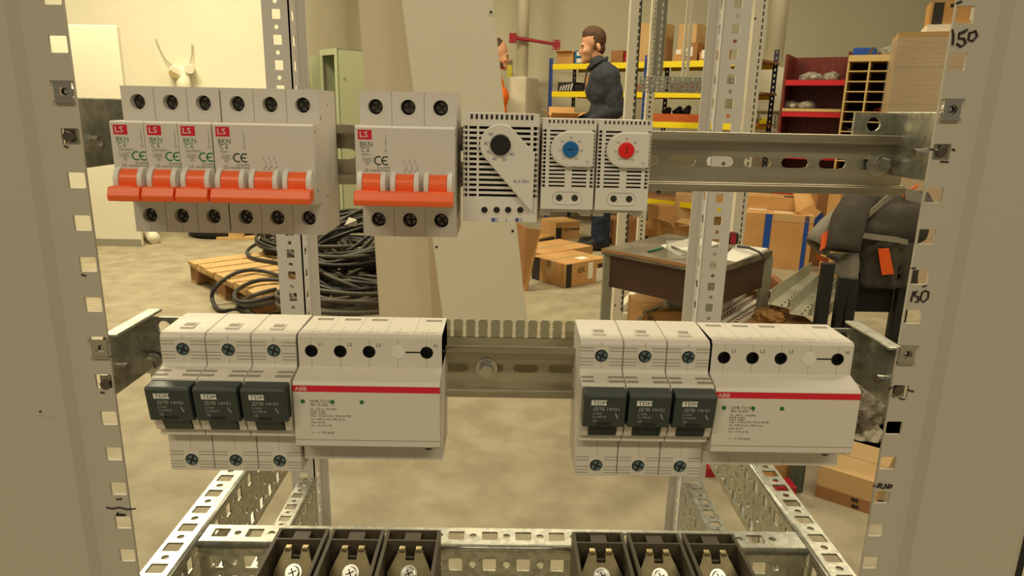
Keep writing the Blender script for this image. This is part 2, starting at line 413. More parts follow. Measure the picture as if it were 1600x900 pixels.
# ------------------------------------------------------------------ galvanised channels
def channel_face(n0, n1, P, cols, offs=0.0):
    """grid for a perforated web: rows alternate squares and dots"""
    pass
def side_channel(label, xi, xo, z, y0, y1, height, side, group):
    t = thing('galvanised_channel', label, 'channel', (0, 0, 0), group=group)
    P = 0.0233; n = int((y1 - y0) / P); vs = [y0]; holes = {}; j = 0
    a, b = min(xi, xo), max(xi, xo); wd = b - a
    for k in range(n):
        yc = y0 + (k + 0.25) * P
        holes[(0, j)] = ('sq', wd * 0.5 + side * 0.001, yc, 0.0058, 0.0050); vs.append(y0 + (k + 0.5) * P); j += 1
        holes[(0, j)] = ('ci', wd * 0.5 + side * 0.001, yc + P / 2, 0.0026, 0); vs.append(y0 + (k + 1) * P); j += 1
    MB().perf((a, 0, z), (1, 0, 0), (0, 1, 0), [0, wd], vs, 0.0015, holes).build('top_flange', zinc_m, t)
    MB().cyl((xi, vs[0], z - 0.0022), (xi, vs[-1], z - 0.0022), 0.0024, n=12).build('rolled_edge', zinc_m, t, smooth=True)
    rows = [0, height * 0.36, height * 0.52, height * 0.68, height]; hh = {}
    for k in range(len(vs) - 1):
        vm = (vs[k] + vs[k + 1]) / 2
        if k % 2 == 0:
            hh[(0, k)] = ('sq', height * 0.2, vm, 0.005, 0.0045); hh[(3, k)] = ('sq', height * 0.82, vm, 0.005, 0.0045); hh[(1, k)] = ('ci', height * 0.44, vm, 0.0022, 0)
        else:
            hh[(0, k)] = ('ci', height * 0.2, vm, 0.0024, 0); hh[(3, k)] = ('ci', height * 0.82, vm, 0.0024, 0); hh[(2, k)] = ('ci', height * 0.6, vm, 0.0022, 0)
    # web hangs down from the inner edge: axis U = -z, V = +y
    MB().perf((xi, 0, z - 0.002), (0, 0, -1), (0, 1, 0), rows, vs, 0.0012, hh, 10).build('web', zinc_m, t)
    MB().box(*sorted((xi, xi + side * 0.012)), vs[0], vs[-1], z - height - 0.003, z - height - 0.0015).build('bottom_flange', zinc_m, t)
    return t
G = 'galvanised side channels of the enclosure'
side_channel('upper galvanised side channel on the left, running back below the fuse holders', -0.2160, -0.2355, 0.85, 0.372, 0.775, 0.060, -1, G)
side_channel('upper galvanised side channel on the right, running back below the fuse holders', 0.2245, 0.2428, 0.85, 0.392, 0.775, 0.060, 1, G)
side_channel('lower galvanised side channel joined to the left rear post', -0.2250, -0.2430, 0.71, 0.46, 0.776, 0.070, -1, G)
side_channel('lower galvanised side channel joined to the right rear post', 0.2285, 0.2500, 0.71, 0.46, 0.776, 0.070, 1, G)
def cross_channel():
    t = thing('galvanised_cross_channel', 'galvanised cross channel behind the six dark terminal blocks', 'channel', (0, 0, 0))
    x0, x1, z, y0, y1 = -0.2125, 0.2215, 0.85, 0.4305, 0.4515
    P = 0.0243; n = int((x1 - x0) / P); us = [x0]; holes = {}; hh = {}; i = 0; H = 0.062
    for k in range(n):
        xc = x0 + (k + 0.5) * P
        holes[(i, 0)] = ('sq', xc, 0.0115, 0.0058, 0.0050); hh[(i, 3)] = ('sq', xc, H - 0.014, 0.0048, 0.0048); hh[(i, 1)] = ('sq', xc, 0.014, 0.0048, 0.0048); hh[(i, 2)] = ('ci', xc, H / 2 + 0.004, 0.0024, 0)
        us.append(x0 + (k + 0.75) * P); i += 1
        holes[(i, 0)] = ('ci', xc + P / 2, 0.0115, 0.0026, 0); hh[(i, 3)] = ('ci', xc + P / 2, H - 0.014, 0.0026, 0); hh[(i, 2)] = ('ci', xc + P / 2, H / 2 + 0.004, 0.0024, 0); hh[(i, 1)] = ('ci', xc + P / 2, 0.014, 0.0024, 0)
        us.append(x0 + (k + 1.25) * P); i += 1
    us[-1] = x1
    MB().perf((0, y0, z), (1, 0, 0), (0, 1, 0), us, [0, y1 - y0], 0.0015, holes).build('top_flange', zinc_m, t)
    MB().cyl((x0, y0 + 0.0006, z - 0.0024), (x1, y0 + 0.0006, z - 0.0024), 0.0026, n=12).build('rolled_edge', zinc_m, t, smooth=True)
    MB().perf((0, y0, z - 0.002 - H), (1, 0, 0), (0, 0, 1), us, [0, 0.004, 0.026, H * 0.66 - 0.001, H], 0.0012, hh).build('web', zinc_m, t)
    MB().box(x0, x1, y0, y0 + 0.014, z - H - 0.0035, z - H - 0.002).build('bottom_flange', zinc_m, t)
cross_channel()

# ------------------------------------------------------------------ DIN rails, brackets, cable duct
YR = 0.412
ZU, ZL = 1.1228, 0.9885
def din_rail(label, z, x0, x1, phase, boltx):
    t = thing('din_rail', label, 'rail', (0, YR, z), group='din rails')
    P = 0.0226; h = 0.0174; lip = 0.0046; dp = 0.0072; k = 0.001
    us = [x0]; holes = {}; i = 0; xc = phase
    while xc - P > x0: xc -= P
    while xc + P / 2 < x1:
        if xc - 0.0095 > us[-1]:
            us.append(xc - P / 2) if xc - P / 2 > us[-1] + 1e-6 else None
            us.append(xc + P / 2); holes[(len(us) - 2, 0)] = ('st', xc, 0, 0.0052, 0.0031)
        xc += P
    if us[-1] < x1: us.append(x1)
    MB().perf((0, dp, 0), (1, 0, 0), (0, 0, 1), us, [-h + lip + k, h - lip - k], k, holes, 20).build('back_plate', zincd_m, t)
    for s_, nm in ((1, 'rail_lip'), (-1, 'rail_lip')):
        mb = MB().box(x0, x1, 0, k, *sorted((s_ * h, s_ * (h - lip)))).box(x0, x1, k, dp + k, *sorted((s_ * (h - lip), s_ * (h - lip - k))))
        mb.build(nm, zincd_m, t, bev=0.0004)
    for bx in boltx: bolt(t, (bx, dp, 0), 0.0052)
    return t
xs1 = at(1066, 255, YR + 0.007).x; xs2 = at(767, 577, YR + 0.007).x
din_rail('upper steel mounting rail carrying the orange-handled breakers', ZU, -0.2150, 0.2400, xs1, [at(1381, 257, YR).x, -0.2080])
din_rail('lower steel mounting rail carrying the fuse holders with dark handles', ZL, -0.2120, 0.2140, xs2, [at(760, 578, YR).x, at(230, 580, YR).x, 0.205])
def bracket(label, side, z, top_fold):
    t = thing('rail_bracket', label, 'bracket', (side * 0.2265 if side < 0 else 0.2315, 0.42, z), group='rail brackets on the front posts')
    s = side; ya, yb = -0.0425, 0.011
    # side plate against the post, tab behind the rail end
    MB().box(*sorted((0, s * 0.0018)), ya, yb if top_fold else 0.012, -0.012, 0.025).build('side_plate', zinc_m, t, bev=0.0006)
    if top_fold: MB().box(*sorted((s * 0.0018, -s * 0.007)), ya, yb, 0.025, 0.0268).build('top_flange', zinc_m, t, bev=0.0006)
    a, b = sorted((0, -s * 0.024))
    MB().perf((a, 0.001, -0.020), (1, 0, 0), (0, 0, 1), [0, 0.024], [0, 0.030, 0.044], 0.002,
              {(0, 1): ('ci', 0.012, 0.0375, 0.0042, 0)}).build('tab_plate', zinc_m, t)
    MB().cyl((0, ya + 0.012, 0.002), (-s * 0.004, ya + 0.012, 0.002), 0.003, n=10).build('rivet', nickel_m, t)
    return t
bracket('zinc bracket holding the left end of the upper rail', -1, ZU + 0.004, False)
bracket('zinc bracket holding the right end of the upper rail', 1, ZU + 0.006, False)
bracket('zinc bracket holding the left end of the lower rail', -1, ZL + 0.006, True)
bracket('zinc bracket holding the right end of the lower rail', 1, ZL + 0.006, True)
def cable_duct():
    zt = at(800, 500, 0.436).z; zb = ZL - 0.02
    t = thing('slotted_cable_duct', 'grey slotted wiring duct behind the lower rail', 'cable duct', (0, 0.436, 0))
    MB().box(-0.20, 0.21, 0, 0.0015, zb, zt - 0.012).build('side_wall', duct_m, t)
    MB().box(-0.20, 0.21, 0.0015, 0.030, zb, zb + 0.0015).build('base', duct_m, t)
    fing = MB(); P = 0.0082
    f0 = MB().prism([(-0.0028, -0.0125), (0.0028, -0.0125), (0.0031, -0.007), (0.0024, -0.0062), (0.0031, -0.0054), (0.0031, -0.0015), (0.0018, 0), (-0.0018, 0), (-0.0031, -0.0015), (-0.0031, -0.0054), (-0.0024, -0.0062), (-0.0031, -0.007)], 0, 0.0015, 'y')
    me = bpy.data.meshes.new('finger'); me.from_pydata(f0.v, [], f0.f); me.materials.append(duct_m); me.update()
    x = at(716, 505, 0.436).x
    while x > -0.195: x -= P
    while x < 0.205:
        mkobj('finger', me, t, loc=(x, 0, zt)); x += P
cable_duct()

# ------------------------------------------------------------------ orange-handled breakers
W1 = 0.0171
def breaker(label, xc, poles, group, green):
    W = W1 * poles
    t = thing('circuit_breaker', label, 'breaker', (xc, YR, ZU), group=group)
    x0 = -W / 2 + 0.00015; x1 = W / 2 - 0.00015
    prof = [(-0.0005, -0.0413), (-0.031, -0.0413), (-0.031, -0.0231), (-0.049, -0.0231), (-0.050, -0.0221), (-0.050, 0.0171), (-0.0491, 0.0180), (-0.031, 0.0180), (-0.031, 0.0355), (-0.0005, 0.0355)]
    body = MB().prism(prof, x0, x1)
    us = [x0] + [-W / 2 + W1 * k for k in range(1, poles)] + [x1]
    for za, zb, zc in ((0.0180, 0.0355, 0.0275), (-0.0413, -0.0231, -0.0322)):
        body.perf((0, -0.036, 0), (1, 0, 0), (0, 0, 1), us, [za, zb], 0.005, {(k, 0): ('ci', -W / 2 + W1 * (k + 0.5), zc, 0.0040, 0) for k in range(poles)}, 20)
    body.build('body', lswh_m, t)
    MB().box(x1 - 0.0002, x1 + 0.0001, -0.0005, -0.0002, -0.04, 0.034).build('rear_seam', seam_m, t)
    sm = MB()
    for k in range(1, poles):
        xx = -W / 2 + W1 * k
        sm.box(xx - 0.00012, xx + 0.00012, -0.03606, -0.0359, 0.0182, 0.0354).box(xx - 0.00012, xx + 0.00012, -0.03606, -0.0359, -0.0412, -0.0232)
    if poles == 1: sm.box(-0.0001, 0.0001, -0.03606, -0.0359, -0.0412, -0.037)
    sm.build('pole_seam', seam_m, t) if sm.v else None
    for k in range(poles):
        c = -W / 2 + W1 * (k + 0.5)
        for zc in (0.0275, -0.0322):
            MB().cyl((c, -0.0309, zc), (c, -0.0313, zc), 0.0040, n=20).build('terminal_recess', pit_m, t)
            MB().ring((c, -0.036, zc), 0.0040, 0.0049, -0.0002, 0.0003, 22).build('terminal_rim', lswh_m, t)
            screw(t, c + 0.0004, -0.0330, zc, screwd_m, 0.95, 0.5 + k)
        # rocker barrel between two white cheeks
        MB().cyl((c - 0.0046, -0.0482, -0.0122), (c + 0.0046, -0.0482, -0.0122), 0.0064, n=28).build('toggle_barrel', orange_m, t, smooth=False)
        for s in (-1, 1):
            xx = c + s * 0.0060
            pts = [(-0.0482 - 0.0073 * math.cos(a), -0.0122 + 0.0076 * math.sin(a)) for a in [math.pi * (q / 14 - 0.5) for q in range(15)]]
            MB().prism(pts, xx - 0.0013, xx + 0.0013).build('cheek', white_m, t, bev=0.0004)
        MB().box(c - 0.0045, c + 0.0045, -0.0585, -0.0500, -0.0190, -0.0140).build('toggle_lever', orange_m, t, bev=0.0005)
    bw = W / 2 - 0.0005
    for k in range(poles if poles == 1 else 1):
        MB().prism([(-0.0520, -0.0143), (-0.0592, -0.0143), (-0.0612, -0.0188), (-0.0604, -0.0216), (-0.0520, -0.0204)], -bw, bw).build('handle_bar', orange_m, t, bev=0.0005)
    # print
    y = -0.05008; L = -W / 2; zt = 0.0180
    pz = lambda py: zt - (py - 188) / 3080.0
    MB().box(L + 0.0017, L + 0.0088, y, -0.0499, pz(209), pz(194)).build('red_badge', red_m, t)
    MB().text('LS', L + 0.0024, pz(205.5), 0.0042, y - 0.0001, sx=1.15).build('badge_lettering', wink_m, t)
    g = MB().text('BKN', L + 0.0024, pz(219.5), 0.0034, y); g.box(L + 0.0024, L + 0.0082, y, y + 0.0001, pz(221.3), pz(220.7))
    ce = MB()
    for cx, half in ((L + 0.0135, 0), (L + 0.0172, 1)):
        n = 12; ro, ri, zc = 0.0024, 0.0017, pz(241.5)
        aa = [math.pi * (0.32 + 1.36 * q / n) for q in range(n + 1)]
        vs = [(cx + ro * math.cos(a), y, zc + ro * math.sin(a)) for a in aa] + [(cx + ri * math.cos(a), y, zc + ri * math.sin(a)) for a in aa]
        ce.add(vs, [(q, q + 1, n + 2 + q, n + 1 + q) for q in range(n)])
        if half: ce.box(cx - 0.002, cx + 0.0004, y, y + 0.0001, zc - 0.00035, zc + 0.00035)
    if poles == 3: ce.v = [v + Vector((-0.0015, 0, 0)) for v in ce.v]
    else: ce.v = [Vector((v.x - 0.0014, v.y, v.z)) for v in ce.v]
    gm = green_m if green else mat('dark_green_print', (40, 62, 48), 0.6)
    g.build('print_lettering', gm, t); ce.build('conformity_mark', green_m if green else gm, t)
    d = MB().text('C 6', L + 0.0030, pz(228.2), 0.0030, y).text('LS', L + 0.0044, pz(258.6), 0.0024, y).text('Industrial Systems', L + 0.0076, pz(258.4), 0.00155, y, sx=0.9)
    d.build('print_lettering', gm, t)
    d = MB().text('230/400V~' if poles == 1 else '400V~', L + 0.0032, pz(234.2), 0.0019, y).text('6000', L + 0.0042, pz(242.4), 0.0020, y).text('3', L + 0.0058, pz(247.6), 0.0017, y).text('IEC60898', L + 0.0110, pz(254.6), 0.0018, y, sx=0.95)
    for a, b, c_, e in ((L + 0.0036, L + 0.0094, pz(243.6), pz(237.0)), (L + 0.0052, L + 0.0072, pz(248.6), pz(245.2))):
        k = 0.00012
        d.box(a, b, y, y + 0.0001, c_, c_ + k).box(a, b, y, y + 0.0001, e - k, e).box(a, a + k, y, y + 0.0001, c_, e).box(b - k, b, y, y + 0.0001, c_, e)
    lx = L + (0.0155 if poles == 1 else 0.0158)
    d.box(lx - 0.0001, lx + 0.0001, y, y + 0.0001, pz(223), pz(205)).text('I', lx, pz(204), 0.0018, y, 'CENTER').text('O', lx, pz(228), 0.0020, y, 'CENTER')
    d.box(lx - 0.0004, lx + 0.0004, y, y + 0.0001, pz(214), pz(213.4))
    d.build('print_lettering', gink_m, t)
    if poles == 3:
        d = MB()
        for k in range(3):
            xx = L + 0.0255 + k * 0.0027
            d.text(['1', '3', '5'][k], xx - 0.0008, pz(243), 0.0018, y).text(['2', '4', '6'][k], xx - 0.0008, pz(260), 0.0018, y)
            d.add([(xx, y, pz(245)), (xx + 0.0002, y, pz(245)), (xx + 0.0012, y, pz(249)), (xx + 0.0009, y, pz(249))], [(0, 1, 2, 3)])
            d.box(xx + 0.0009, xx + 0.0011, y, y + 0.0001, pz(255), pz(251)).box(xx, xx + 0.0011, y, y + 0.0001, pz(256), pz(255))
        d.build('wiring_diagram', gink_m, t)
    # holes and mould marks on the right flank
    mb = MB()
    for yy, zz in ((-0.018, 0.028), (-0.034, 0.021), (-0.046, 0.0145), (-0.046, -0.016), (-0.026, -0.021)):
        mb.cyl((x1 - 0.0002, yy, zz), (x1 + 0.00015, yy, zz), 0.0009, n=8)
    mb.build('rivet_mark', seam_m, t)
    return t
gB = 'orange-handled breakers on the upper rail'
breaker('single-pole breaker with orange toggle, leftmost on the upper rail', -0.1924, 1, gB, True)
breaker('single-pole breaker with orange toggle, second from the left post', -0.1753, 1, gB, True)
breaker('single-pole breaker with orange toggle, touching the three-pole breaker', -0.1582, 1, gB, True)
breaker('three-pole breaker with one long orange bar beside three single-pole breakers', -0.12355, 3, gB, False)
breaker('three-pole breaker with long orange bar beside the black-knob hygrostat', -0.0513, 3, gB, False)

# ------------------------------------------------------------------ hygrostat and thermostats
def slot_plate(mb, y, t, us, vs, holes): mb.perf((0, y, 0), (1, 0, 0), (0, 0, 1), us, vs, t, holes, 10)
def hygrostat():
    x0, x1, zt, zb = -0.0222, 0.0180, 1.1484, 1.0910
    cx = (x0 + x1) / 2; W = x1 - x0; H = zt - zb
    t = thing('hygrostat', 'white vented hygrostat with black knob and slanted teardrop panel', 'hygrostat', (cx, YR, zb))
    yf = -0.038
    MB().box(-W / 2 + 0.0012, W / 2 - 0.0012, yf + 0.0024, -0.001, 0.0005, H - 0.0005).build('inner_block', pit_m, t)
    mb = MB()
    n = 14; za, zc = H - 0.052 + 0.0075, H - 0.0062
    vs = [0, za] + [za + (zc - za) * (k + 1) / n for k in range(n)] + [H]
    us = [-W / 2, -W / 2 + 0.0030, -0.0126, 0.0165, W / 2]
    holes = {}
    for k in range(n):
        vm = (vs[k + 1] + vs[k + 2]) / 2
        holes[(0, k + 1)] = ('sq', -W / 2 + 0.0012, vm, 0.0011, 0.0009)
        holes[(1, k + 1)] = ('sq', (us[1] + us[2]) / 2, vm, 0.0020, 0.00072)
        holes[(2, k + 1)] = ('sq', (us[2] + us[3]) / 2, vm, 0.0136, 0.00072)
        holes[(3, k + 1)] = ('sq', (us[3] + us[4]) / 2 + 0.0004, vm, 0.0016, 0.0009)
    slot_plate(mb, yf, 0.0016, us, vs, holes)
    mb.build('vented_front', white_m, t)
    # side frames with ribs
    for s in (-1, 1):
        m2 = MB().box(*sorted((s * W / 2, s * (W / 2 - 0.0012))), yf + 0.0016, -0.001, 0, H)
        m2.build('side_wall', white_m, t)
    MB().box(-W / 2, W / 2, yf + 0.0016, -0.001, H - 0.0015, H).box(-W / 2, W / 2, yf + 0.0016, -0.001, 0, 0.001).build('end_wall', white_m, t, bev=0.0005)
    for k in range(13):
        xx = -W / 2 + 0.0045 + k * (W - 0.0085) / 12
        MB().box(xx - 0.0006, xx + 0.0006, yf - 0.0002, yf + 0.004, H - 0.0032, H - 0.0008).build('top_slot', pit_m, t)
    # teardrop bezel
    c = at(782, 226, YR + yf); ox, oz = c.x - cx, c.z - zb; r = 0.0108
    tip1 = at(836, 240, YR + yf); tip2 = at(832, 330, YR + yf)
    pts = [(ox + r * math.cos(a), oz + r * math.sin(a)) for a in [math.radians(62 + q * 155 / 16) for q in range(17)]]
    pts += [(tip2.x - cx - 0.001, tip2.z - zb), (W / 2 - 0.0025, tip2.z - zb + 0.001), (W / 2 - 0.0020, tip1.z - zb)]
    MB().prism(pts, yf - 0.003, yf, 'y').build('bezel', white_m, t, bev=0.0010)
    kn = MB().cyl((ox, yf - 0.003, oz), (ox, yf - 0.0048, oz), 0.0054, 0.0052, n=28).build('knob', black_m, t, bev=0.0003)
    a = 0.55; u = Vector((math.cos(a), 0, math.sin(a))); v = Vector((-math.sin(a), 0, math.cos(a))); o = Vector((ox, yf - 0.00485, oz))
    MB().add([o - u * 0.0021 - v * 0.0004, o + u * 0.0021 - v * 0.0004, o + u * 0.0021 + v * 0.0004, o - u * 0.0021 + v * 0.0004], [(0, 1, 2, 3)]).build('pointer_groove', pit_m, kn)
    MB().ring((ox, yf - 0.003, oz), 0.0055, 0.0064, -0.0004, 0.0002, 28).build('knob_rim', white_m, t)
    d = MB()
    for tx, px, py in (('90', 767, 210), ('80', 760, 224), ('70', 763, 238), ('60', 773, 248), ('50', 788, 249), ('40', 800, 241)):
        p = at(px, py, YR + yf - 0.003); d.text(tx, p.x - cx, p.z - zb - 0.0008, 0.0024, yf - 0.0031, 'CENTER')
    p = at(814, 282, YR + yf); d.text('%r.F./RH', p.x - cx, p.z - zb - 0.001, 0.0024, yf - 0.0031, 'CENTER')
    for tx, px in (('\u25a02', 773), ('L', 792), ('\u25cf3', 810)):
        p = at(px, 345, YR + yf); d.text(tx, p.x - cx, p.z - zb - 0.0006, 0.0030, yf - 0.0001, 'CENTER')
    d.build('scale_lettering', bink_m, t)
    for px in (757, 776, 794, 813):
        p = at(px, 328, YR + yf)
        MB().cyl((p.x - cx, yf - 0.0001, p.z - zb), (p.x - cx, yf + 0.001, p.z - zb), 0.0018, n=14).build('terminal_opening', pit_m, t)
        MB().ring((p.x - cx, yf, p.z - zb), 0.0018, 0.0024, -0.0004, 0.0002, 16).build('terminal_rim', white_m, t)
hygrostat()
def thermostat(label, x0, x1, zt, zb, km, ang):
    cx = (x0 + x1) / 2; W = x1 - x0; H = zt - zb; yf = -0.038
    t = thing('thermostat', label, 'thermostat', (cx, YR, zb), group='small vented thermostats')
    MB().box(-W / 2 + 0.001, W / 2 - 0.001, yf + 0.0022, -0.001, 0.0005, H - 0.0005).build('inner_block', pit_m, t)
    n = 15; za, zc = 0.0115, H - 0.0052
    vs = [0, za] + [za + (zc - za) * (k + 1) / n for k in range(n)] + [H]
    us = [-W / 2, -W / 2 + 0.0030, 0.0002, 0.0108, W / 2]; holes = {}
    for k in range(n):
        vm = (vs[k + 1] + vs[k + 2]) / 2
        holes[(0, k + 1)] = ('sq', -W / 2 + 0.0011, vm, 0.0010, 0.0007)
        holes[(1, k + 1)] = ('sq', (us[1] + us[2]) / 2 - 0.0004, vm, 0.0043, 0.00048)
        if k < 7: holes[(2, k + 1)] = ('sq', (us[2] + us[3]) / 2 + 0.0006, vm, 0.0040, 0.00048)
        holes[(3, k + 1)] = ('sq', W / 2 - 0.0013, vm, 0.0010, 0.0007)
    mb = MB(); slot_plate(mb, yf, 0.0014, us, vs, holes); mb.build('vented_front', white_m, t)
    for s in (-1, 1): MB().box(*sorted((s * W / 2, s * (W / 2 - 0.001))), yf + 0.0014, -0.001, 0, H).build('side_wall', white_m, t)
    MB().box(-W / 2, W / 2, yf + 0.0014, -0.001, H - 0.0012, H).build('end_wall', white_m, t, bev=0.0005)
    for k in range(11):
        xx = -W / 2 + 0.0035 + k * (W - 0.0055) / 10
        MB().box(xx - 0.00042, xx + 0.00042, yf - 0.0002, yf + 0.004, H - 0.0022, H - 0.0006).build('top_slot', pit_m, t)
    # raised dial panel rounded on the left, square on the right
    zc = H - 0.0155; r = 0.0094; xr = W / 2 - 0.0012; xk = 0.0006
    pts = [(xk - 0.001 + r * math.cos(a), zc + r * math.sin(a)) for a in [math.radians(90 + q * 180 / 16) for q in range(17)]] + [(xr, zc - r), (xr, zc + r)]
    MB().prism(pts, yf - 0.0028, yf, 'y').build('dial_panel', white_m, t, bev=0.0010)
    kn = MB().cyl((xk, yf - 0.0028, zc), (xk, yf - 0.0042, zc), 0.0043, 0.0041, n=28).build('knob', km, t, bev=0.0003)
    u = Vector((math.cos(ang), 0, math.sin(ang))); v = Vector((-math.sin(ang), 0, math.cos(ang))); o = Vector((xk, yf - 0.00425, zc))
    MB().add([o - u * 0.0017 - v * 0.0003, o + u * 0.0017 - v * 0.0003, o + u * 0.0017 + v * 0.0003, o - u * 0.0017 + v * 0.0003], [(0, 1, 2, 3)]).build('pointer_groove', mat('groove_' + km.name, (20, 40, 60) if km is bluek_m else (90, 20, 20), 0.6), kn)
    d = MB()
    for k, tx in enumerate(('0', '10', '20', '30', '40', '50', '60')):
        a = math.radians(235 - k * 290 / 6); d.text(tx, xk + 0.0060 * math.cos(a), zc + 0.0060 * math.sin(a) - 0.0005, 0.0016, yf - 0.0029, 'CENTER')
    d.text('\u00b0C', xr - 0.0032, zc - 0.0075, 0.0022, yf - 0.0029, 'CENTER'); d.build('scale_lettering', gink_m, t)
    pts = [(s * 0.0045 + 0.0028 * math.cos(a), 0.0062 + 0.0028 * math.sin(a)) for s, o in ((1, -90), (-1, 90)) for a in [math.radians(o + q * 180 / 8) for q in range(9)]]
    out = [(s * 0.0045 + 0.0034 * math.cos(a), 0.0062 + 0.0034 * math.sin(a)) for s, o in ((1, -90), (-1, 90)) for a in [math.radians(o + q * 180 / 8) for q in range(9)]]
    n = len(pts); vs_ = [(x, yf - 0.0005, z) for x, z in out] + [(x, yf - 0.00005, z) for x, z in pts]
    MB().add(vs_, [(i, (i + 1) % n, n + (i + 1) % n, n + i) for i in range(n)]).build('terminal_surround', white_m, t)
    for s in (-1, 1):
        MB().cyl((s * 0.0042, yf - 0.0001, 0.0062), (s * 0.0042, yf + 0.001, 0.0062), 0.0018, n=14).build('terminal_opening', pit_m, t)
        screw(t, s * 0.0042, yf - 0.0004, 0.0062, screwd_m, 0.42, 0.3)
    MB().box(-W / 2, -W / 2 + 0.006, yf + 0.006, -0.004, -0.0045, 0).box(W / 2 - 0.006, W / 2, yf + 0.006, -0.004, -0.0045, 0).box(-W / 2 + 0.006, W / 2 - 0.006, yf + 0.01, -0.004, -0.003, 0).build('foot', white_m, t, bev=0.0008)
thermostat('white vented thermostat with blue dial', 0.0198, 0.0482, 1.1462, 1.0985, bluek_m, 0.0)
thermostat('white vented thermostat with red dial', 0.0493, 0.0777, 1.1462, 1.0985, redk_m, math.pi / 2)

# ------------------------------------------------------------------ fuse holders
def fuse_holder(label, xc, W, group):
    t = thing('fuse_holder', label, 'fuse holder', (xc, YR, ZL), group=group)
    a, b = -W / 2 + 0.0002, W / 2 - 0.0002
    prof = [(0.012, -0.056), (-0.028, -0.056), (-0.028, -0.029), (-0.036, -0.0285), (-0.036, -0.0235), (-0.034, -0.0225), (-0.040, 0.0075), (-0.0395, 0.0090), (-0.0265, 0.0112), (-0.0252, 0.0128),
            (-0.0252, 0.0285), (-0.0232, 0.0312), (0.002, 0.0325), (0.012, 0.0325)]
    MB().prism(prof[::-1], a, b).build('body', spd_m, t, bev=0.0005)
    rb = MB()
    for z in (0.0262, 0.0242, 0.0195, 0.0175, 0.0155): 
        for c0, c1 in ((a, -0.0046), (0.0046, b)): rb.box(c0, c1, -0.02528, -0.0251, z, z + 0.00045)
    for z in (-0.0435, -0.0455, -0.0500, -0.0520, -0.0540):
        for c0, c1 in ((a, -0.0046), (0.0046, b)): rb.box(c0, c1, -0.02808, -0.0279, z, z + 0.00045)
    rb.box(-0.0001, 0.0001, -0.02528, -0.0251, 0.0115, 0.0155).box(-0.0001, 0.0001, -0.02528, -0.0251, 0.0268, 0.0300)
    rb.box(-0.0001, 0.0001, -0.02808, -0.0279, -0.042, -0.029)
    rb.build('rib_groove', seam_m, t)
    for y, z in ((-0.0252, 0.0215), (-0.028, -0.0487)):
        MB().cyl((0, y - 0.0001, z), (0, y + 0.001, z), 0.0039, n=20).build('screw_recess', pit_m, t)
        MB().ring((0, y, z), 0.0039, 0.0046, -0.0003, 0.0002, 22).build('screw_rim', spd_m, t)
        screw(t, 0.0002, y - 0.0008, z, screwb_m, 1.02, 0.4)
    MB().box(-0.0045, 0.0035, -0.017, -0.006, 0.0314, 0.0324).build('entry_surround', spd_m, t, bev=0.0003)
    MB().box(-0.0035, 0.0025, -0.014, -0.009, 0.0322, 0.0326).build('wire_entry', seam_m, t)
    for c0, c1 in ((a + 0.0005, -0.005), (0.0035, b - 0.0003)):
        MB().add([(c0, -0.0305, 0.01072), (c1, -0.0305, 0.01072), (c1, -0.0325, 0.01038), (c0, -0.0325, 0.01038)], [(0, 1, 2, 3)]).build('vent_slot', seam_m, t)
        MB().add([(c0, -0.0350, 0.00996), (c1, -0.0350, 0.00996), (c1, -0.0372, 0.00962), (c0, -0.0372, 0.00962)], [(0, 1, 2, 3)]).build('vent_slot', seam_m, t)
    # swinging dark handle, proud at the top
    hw = W / 2 - 0.0009
    hp = [(-0.0385, 0.0078), (-0.0488, 0.0072), (-0.0496, 0.0055), (-0.0466, -0.0140), (-0.0440, -0.0150), (-0.0385, -0.0150)]
    h = MB().prism(hp[::-1], -hw, hw).build('handle', dkgrn_m, t, bev=0.0006)
    MB().prism([(-0.036, -0.0138), (-0.0445, -0.0138), (-0.0400, -0.0228), (-0.034, -0.0228)], -0.0075, 0.0085).build('handle_foot', dkgrn_m, t, bev=0.0004)
    for c0, c1, d in ((-hw - 0.0006, -0.0078, 1), (0.0088, hw + 0.0006, -1)):
        MB().prism([(-0.034, -0.0136), (-0.0430, -0.0136), (-0.0395, -0.0232), (-0.034, -0.0232)], c0, c1).build('cheek', spd_m, t, bev=0.0003)
    # print lies on the handle's sloping front
    p0 = Vector((-0.0496, 0.0055)); p1 = Vector((-0.0466, -0.0140)); dd = (p1 - p0).normalized()
    def fr(x, s): q = p0 + dd * s; return (Vector((x, q.x - 0.00012, q.y)), Vector((1, 0, 0)), Vector((0, -dd.x, -dd.y)))
    pl = MB(); o, U, V = fr(-0.0078, 0.0054)
    pl.add([o, o + U * 0.0088, o + U * 0.0088 + V * 0.0034, o + V * 0.0034], [(0, 1, 2, 3)]).build('maker_plate', wink_m, h)
    o, U, V = fr(-0.0070, 0.0048); o.y -= 0.0001; MB().text('TDM', 0, 0, 0.0033, 0, sx=1.2, frame=(o, U, V)).build('plate_lettering', dkgrn_m, h)
    d = MB(); d.text('\u0414\u041f\u0412 14\u00d751', 0, 0, 0.0029, 0, sx=1.05, frame=fr(-0.0066, 0.0088)).text('I\u2099=63A', 0, 0, 0.0018, 0, frame=fr(-0.0066, 0.0114)).text('U\u2099=690 B~', 0, 0, 0.0018, 0, frame=fr(-0.0066, 0.0136)).text('CE', 0, 0, 0.0020, 0, frame=fr(-0.0064, 0.0164))
    o, U, V = fr(0.0076, 0.0140)
    d.add([o, o + U * 0.0006, o + U * -0.0010 + V * 0.0035, o + U * -0.0014 + V * 0.0032], [(0, 1, 2, 3)])
    d.build('handle_lettering', mat('pale_print', (176, 182, 180), 0.6), h)
    q = p0 + dd * 0.0165
    MB().box(-0.0038, 0.0038, q.x - 0.0002, q.x + 0.002, q.y - 0.0018, q.y - 0.0006).build('finger_notch', pit_m, h)
